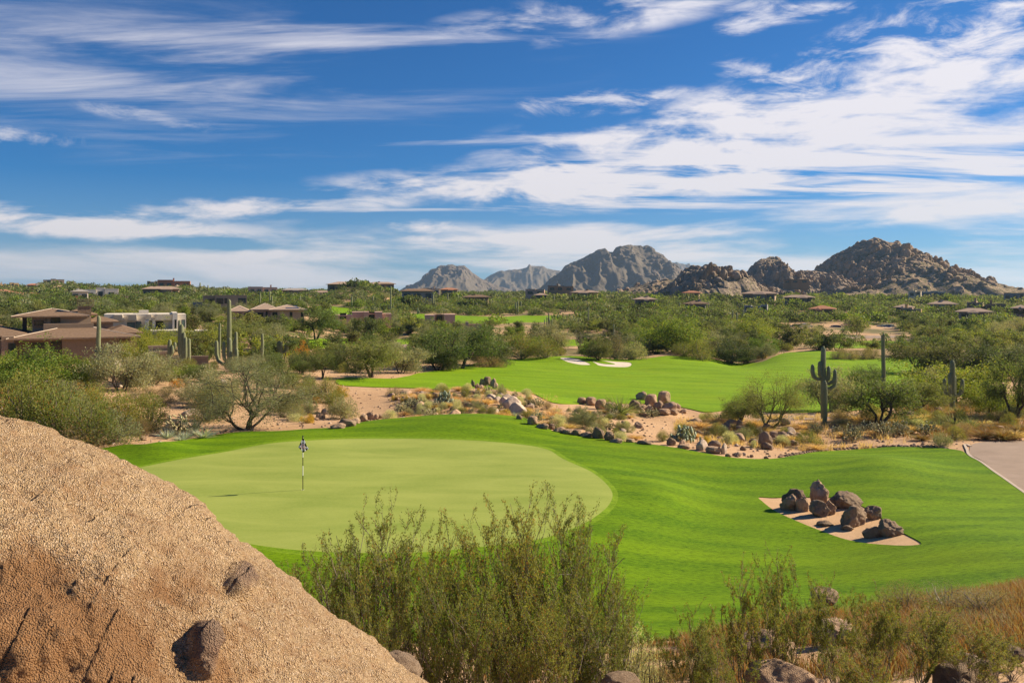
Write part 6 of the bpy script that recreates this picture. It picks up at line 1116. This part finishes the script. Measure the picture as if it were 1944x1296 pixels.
# ------------------------------------------------------------------ desert trees of the wide plain
BOX = []                                            # keep house fronts open: (u0, u1, dmin, dmax)
bpy.context.view_layer.update()
for e, w, dp in HOUSES:
    x, y, z = e.location; BOX.append((CU + F * (x - w * .5) / y, CU + F * (x + w * .5) / y, y - (5 if y > 250 else 9), y + dp + 3))
BOX += [(380, 472, 226, 250), (428, 586, 180, 202), (196, 412, 138, 164), (-80, 285, 98, 134), (632, 746, 207, 228), (804, 866, 203, 222), (280, 330, 99, 110), (1490, 1540, 225, 270), (1575, 1600, 225, 270), (1655, 1700, 225, 270), (1565, 1700, 232, 262)]
def free(u, d, pad=0.0):
    if any(a - pad < u < b + pad and c < d < e_ for a, b, c, e_ in BOX): return False
    return not in_turf(u, d)
def near_strip(u, d, w):
    return any(in_turf(u + s * w * F / d, d * (1 + q)) for s in (-.5, 0, .5) for q in (0, .02))
CVU = np.arange(-400, 2600, 16.0); CVV = np.array([HV + F * (CAMZ - ground((uu - CU) * _LD / F, _LD)) / _LD for uu in CVU])
def covers(u, d, h, z=None):
    """would a plant of height h standing here hide turf that the photo shows"""
    if z is None: z = ground((u - CU) * d / F, d)[0]
    vt = HV + F * (CAMZ - z - h) / d; g = at_v(u, vt + .3 * h * F / d, 10.0) if vt > 575 else None
    return g is not None and g.y > d and in_turf(u, g.y)
def hedge(u0, u1, d, vt, n, ks=('fmesq0', 'fpalo1', 'fmesq2', 'firon1', 'fmesq1')):
    for i in range(n):
        u = u0 + (u1 - u0) * (i + .5) / n + random.uniform(-4, 4); dd_ = d * random.uniform(.985, 1.015); p = at_d(u, dd_); h = CAMZ - (vt + random.uniform(-2, 4) - HV) * dd_ / F - p.z
        if h > 1.2: plant(ks[i % len(ks)], p, h, h * 1.5)
hedge(632, 745, 204, 606, 7); hedge(806, 868, 202, 607, 4); hedge(425, 590, 183, 603, 8); hedge(375, 475, 224, 580, 6); hedge(285, 400, 139, 636, 6); hedge(0, 60, 260, 600, 4); hedge(150, 200, 150, 604, 3)
rs = np.random.RandomState(77); spots = []; grid = {}
def clear(x, y, r):
    g = 12.0; i, j = int(x // g), int(y // g)
    for a in range(i - 1, i + 2):
        for b in range(j - 1, j + 2):
            for (X2, Y2, r2) in grid.get((a, b), ()):
                if (x - X2) ** 2 + (y - Y2) ** 2 < ((r + r2) * .66) ** 2: return False
    grid.setdefault((i, j), []).append((x, y, r)); return True
for e, b, l in PLANTS:
    if b in ('mesq', 'palo', 'iron', 'sage', 'fmesq', 'fpalo', 'firon'): clear(e.location.x, e.location.y, 2.2)
def wood(n, d0, d1, u0, u1, tries, keepf=None, rmin=1.5, rmax=3.4, jitter=.03):
    out = []
    for _ in range(tries):
        if len(out) >= n: break
        d = math.sqrt(rs.uniform(d0 * d0, d1 * d1)); u = rs.uniform(u0, u1)
        if keepf and not keepf(u, d): continue
        r = rs.uniform(rmin, rmax)
        if not free(u, d, r * F / d) or near_strip(u, d, r * 1.4): continue
        h = r * rs.uniform(1.15, 1.6)
        if covers(u, d, h): continue
        x = (u - CU) * d / F
        if not clear(x, d, r): continue
        out.append((x, d, r, h, u))
    return out
openg = lambda u, d: not (1180 < u < 1560 and d < 0)
T1 = wood(110, 112, 160, -120, 2060, 7000, None, 1.6, 3.0) + wood(330, 150, 262, -120, 2060, 14000, None, 1.9, 3.4)
T1.sort(key=lambda s: s[1]); sp_ = ['fmesq', 'fpalo', 'firon']
for (x, y, r, h, u) in T1:
    sp = 'ffiiiiippmmmmmm'[rs.randint(15)]; sp = {'f': 'sage', 'i': 'firon', 'p': 'fpalo', 'm': 'fmesq'}[sp]; key = sp + str(rs.randint(2 if sp == 'sage' else 3)); q = Vector((x, y, float(ground(x, y)[0]))); plant(key, q, h, 2 * r)
# near shrubs that fill the desert floor
def under(n, d0, d1, u0, u1, kinds, hs, tries=4000, f=None):
    c = 0
    for _ in range(tries):
        if c >= n: break
        d = math.sqrt(rs.uniform(d0 * d0, d1 * d1)); u = rs.uniform(u0, u1)
        if not free(u, d) or (f and not f(u, d)): continue
        k = kinds[rs.randint(len(kinds))]; h = rs.uniform(*hs) * (1.0 if PR[k][0] > 1.2 else .7)
        if covers(u, d, h): continue
        x = (u - CU) * d / F
        if near_strip(u, d, h * .7) or not clear(x, d, h * .45): continue
        plant(k, Vector((x, d, float(ground(x, d)[0]))), h, h * rs.uniform(1.1, 1.7)); c += 1
sandy = lambda u, d: not (600 < u < 830 and 56 < d < 100) and not (1180 < u < 1330 and d < 74) and not (235 < u < 620 and 52 < d < 60) and not (280 < u < 380 and 62 < d < 84)
under(70, 54, 112, -60, 620, ['creo0', 'creo1', 'creo2', 'grey0', 'grey1', 'brown0', 'brown1', 'creo0', 'sage0'], (.8, 1.9), f=sandy)
under(34, 56, 80, 1580, 2000, ['creo0', 'brown0', 'grey0', 'straw0', 'rust', 'yucca', 'creo1', 'hedgehog'], (.6, 1.4), f=sandy)
under(90, 100, 165, 560, 2000, ['creo0', 'creo1', 'grey0', 'brown0', 'brown1', 'yel', 'creo2', 'grey1'], (.8, 1.9))
under(16, 56, 86, 1060, 1400, ['straw0', 'pale', 'grey0', 'creo1'], (.4, .8), f=lambda u, d: not (1190 < u < 1330))

hump = lambda u, d: True
under(60, 57, 78, 735, 1010, ['pale', 'hedgehog', 'straw0', 'straw1', 'grey0', 'hedgehog', 'pale', 'yel', 'creo1'], (.5, 1.0), f=lambda u, d: u > 735 + (78 - d) * 2)
under(34, 53, 68, 1000, 1200, ['pale', 'hedgehog', 'straw0', 'straw1', 'grey0', 'brown0'], (.5, 1.0)); under(34, 51, 66, 1300, 1560, ['straw0', 'straw1', 'pale', 'hedgehog', 'straw0', 'creo0'], (.5, 1.0)); under(34, 55, 72, 1560, 1990, ['hedgehog', 'straw1', 'pale', 'rust', 'yucca', 'creo0', 'brown1'], (.6, 1.2))
def loose(n, d0, d1, u0, u1, smin, smax, ks):
    c = 0
    for _ in range(n * 12):
        if c >= n: break
        d = math.sqrt(rs.uniform(d0 * d0, d1 * d1)); u = rs.uniform(u0, u1); s = rs.uniform(smin, smax) * rs.uniform(.6, 1)
        if not free(u, d) or near_strip(u, d, s * 2.2) or covers(u, d, s * 1.5): continue
        x = (u - CU) * d / F
        if not clear(x, d, s * .8): continue
        k = ks[rs.randint(len(ks))]; o = link('boulder', RP[k], None, (x, d, float(ground(x, d)[0]) + s * .3), rs.rand() * 6.28, (s, s * .9, s * rs.uniform(.8, 1.15))); tag(o, None, 'boulder'); PLANTS.append((o, 'rock' + KW[k], False)); c += 1
for w_ in ('tan', 'dark', 'pale'): LOOK['rock' + w_] = {'tan': 'tan', 'dark': 'brown', 'pale': 'pale'}[w_] + ' granite rock'
loose(46, 57, 79, 740, 1010, .25, .75, [0, 1, 2, 3, 4, 9, 10]); loose(26, 53, 68, 1000, 1230, .2, .6, [0, 1, 2, 5, 9]); loose(22, 51, 64, 1280, 1520, .25, .7, [0, 1, 2, 5, 6, 9]); loose(30, 54, 100, 0, 620, .25, .8, [0, 2, 9, 5]); loose(14, 56, 74, 1560, 1980, .25, .6, [0, 1, 5]); loose(24, 72, 82, 1100, 1300, .25, .6, [0, 1, 5, 6])
# the remaining woodland to the foot of the hills, past counting
def far_wood():
    pr = []
    for s in range(10):
        r2 = np.random.RandomState(900 + s); nl = 330 if s < 6 else 110; ph = r2.normal(size=(nl, 3)); ph /= np.linalg.norm(ph, axis=1)[:, None]; ph[:, 2] = np.abs(ph[:, 2]) * .95 - .1; k = 1 + fbm(ph * 1.4, 2, 1.5, s * 3.) * .6; C = ph * k[:, None] * (r2.rand(nl) ** .3)[:, None] * (1, 1, .85) + (0, 0, .18)
        L_ = r2.uniform(.12, .22, nl) if s < 6 else r2.uniform(.22, .38, nl); pr.append(leaves(C, ph * .5 + r2.normal(size=(nl, 3)) * .8, L_, L_ * .7, r2))
    r2 = np.random.RandomState(5); out = {0: [], 1: [], 2: [], 3: []}; cand = []
    for (cnt_, d0, d1, u0, u1) in ((3600, 235, 520, -140, 2100), (4600, 500, 1150, -140, 2100), (400, 140, 260, -700, -120), (400, 140, 260, 2060, 2700)):
        for _ in range(cnt_): d = math.sqrt(r2.uniform(d0 * d0, d1 * d1)); r = r2.uniform(1.5, 3.9) * (1 + .25 * (d > 500)); cand.append((r2.uniform(u0, u1), d, r, r * r2.uniform(.9, 1.3), 0))
    for e, w, dp in HOUSES:                              # planting in front of the houses
        x, y, z = e.location
        if y < 270: continue
        for j in range(int(w / 2.6) + 2):
            if r2.rand() < .92: yy = y - r2.uniform(3.5, 7); xx = x + r2.uniform(-.6, .6) * w; r = r2.uniform(1.6, 2.6); cand.append((CU + F * xx / yy, yy, r, r, z))
    cu, cd = np.array([c[0] for c in cand]), np.array([c[1] for c in cand]); cz = ground((cu - CU) * cd / F, cd)
    for (u, d, r, hh, hz_), z in zip(cand, cz):
        z = float(z); x = (u - CU) * d / F
        if hz_:
            if in_turf(u, d): continue
            hh = min(max((hz_ + 2.3 - z) / 1.02, 1.5), 6.5); r = max(r, hh * .75)
        elif not free(u, d, r * F / d * .7) or near_strip(u, d, r * 1.3): continue
        if not hz_ and ((d > 660 and 1290 < u < 1460) or (d > 820 and 1380 < u < 1930)): continue
        if covers(u, d, hh, z): continue
        out[(0, 0, 0, 1, 2, 2, 3, 0)[r2.randint(8)]].append((x, d, z, r, hh, r2.randint(6) if d < 480 else 6 + r2.randint(4)))
    names_ = {0: M['l_mesq'], 1: M['l_palo'], 2: M['l_dark'], 3: M['l_sage']}; V = []; Q = []; A = []; B = []; MI = []; k = 0
    for m_, L in out.items():
        for (x, y, z, r, h, s) in L:
            v, q, a, b = pr[s]; w = v * (r, r, h) + (x, y, z); V.append(w); Q.append(q + k); A.append(np.clip(a * .7 + r2.rand() * .4 - .1, 0, 1)); B.append(b); MI.append(np.full(len(q), m_)); k += len(v)
    tag(link('distant_woodland', mesh_np('distant_woodland', np.concatenate(V), np.concatenate(Q), [names_[i_] for i_ in range(4)], False, np.concatenate(MI), {'tint': np.concatenate(A), 'tint2': np.concatenate(B)})), kind='stuff'); print('far trees', sum(len(x) for x in out.values()))
far_wood()

# ------------------------------------------------------------------ labels: each plant told by its look and the nearest landmark
LM = [(470, 815, 'the wide dark trunked mesquite'), (706, 716, 'the mesquite at the far fairway tip'), (872, 700, 'the widest mesquite'), (1136, 684, 'the dark tree by the white bunkers'), (1277, 668, 'the big yellow green palo verde'), (1430, 655, 'the palo verde below the boulder hill'), (1462, 814, 'the green stemmed tree'),
      (1566, 806, 'the many armed saguaro'), (1677, 748, 'the tall bare saguaro'), (1808, 779, 'the short four armed saguaro'), (345, 700, 'the clustered saguaro'), (436, 700, 'the tall saguaro group'), (187, 675, 'the hooked arm saguaro'), (140, 650, 'the brown roofed house'), (280, 630, 'the white flat roofed house'),
      (425, 585, 'the tan porch house'), (505, 605, 'the solar panel house'), (690, 605, 'the pink adobe house'), (840, 610, 'the half hidden adobe house'), (900, 745, 'the rocks on the hump'), (1250, 775, 'the piled rock outcrop'), (1178, 782, 'the yucca outcrop'), (1690, 627, 'the row of parked cars'), (1510, 625, 'the pair of far cars'),
      (950, 605, 'the middle fairway strip'), (610, 590, 'the upper left fairway strip'), (1650, 652, 'the right fairway strip'), (340, 830, 'the pale cholla on the sand strip'), (1430, 868, 'the dip of the turf edge'), (1090, 686, 'the white bunkers'), (1900, 840, 'the cart path'), (330, 545, 'the red sandstone house'), (680, 650, 'the left fairway strip'), (1165, 640, 'the slim saguaro amid the belt'), (1042, 633, 'the five columned far saguaro'), (1840, 605, 'the long pinkish roof'), (205, 712, 'the pale boulder near the brown house'), (60, 820, 'the left edge bush mass'), (1780, 560, 'the white slab roof house'), (900, 572, 'the dark glass fronted house')]
bpy.context.view_layer.update(); todo = {}
for e, b, done in PLANTS:
    if done: continue
    u, v = proj(e.location); i = min(range(len(LM)), key=lambda k: (u - LM[k][0]) ** 2 + ((v - LM[k][1]) * 2.5) ** 2); s = 'right' if u >= LM[i][0] else 'left'
    sz = e.dimensions; todo.setdefault((e['_lm'] if '_lm' in e else LOOK[b], s, i), []).append((abs(u - LM[i][0]) + abs(v - LM[i][1]) * .01, e, b))
for (look, s, i), L in todo.items():
    L.sort(key=lambda q: q[0]); 
    for k, (_, e, b) in enumerate(L):
        nm = LM[i][2]; o = '' if k == 0 else (ORD[k] if k < len(ORD) else 'further') + ' '
        e['label'] = '%s%s, %s of %s' % (o, look, s, nm)
        if b != 'sag': e['group'] = 'desert plants around ' + nm
        if '_lm' in e: del e['_lm']
# ------------------------------------------------------------------ the air between us and the mountains
hz = MB().box(-9500, 9500, -60, 9500, -260, 270).build('haze', None); hz.data.materials.clear(); mh = bpy.data.materials.new('air'); mh.use_nodes = True; mh.node_tree.nodes.clear(); t = NT(mh.node_tree)
vp = t.node('ShaderNodeVolumePrincipled'); vp.inputs['Color'].default_value = (.5, .72, 1, 1); vp.inputs['Density'].default_value = 5.5e-5; vp.inputs['Anisotropy'].default_value = .3
oo = t.node('ShaderNodeOutputMaterial'); t.l.new(vp.outputs[0], oo.inputs['Volume']); hz.data.materials.append(mh); tag(hz, kind='stuff')
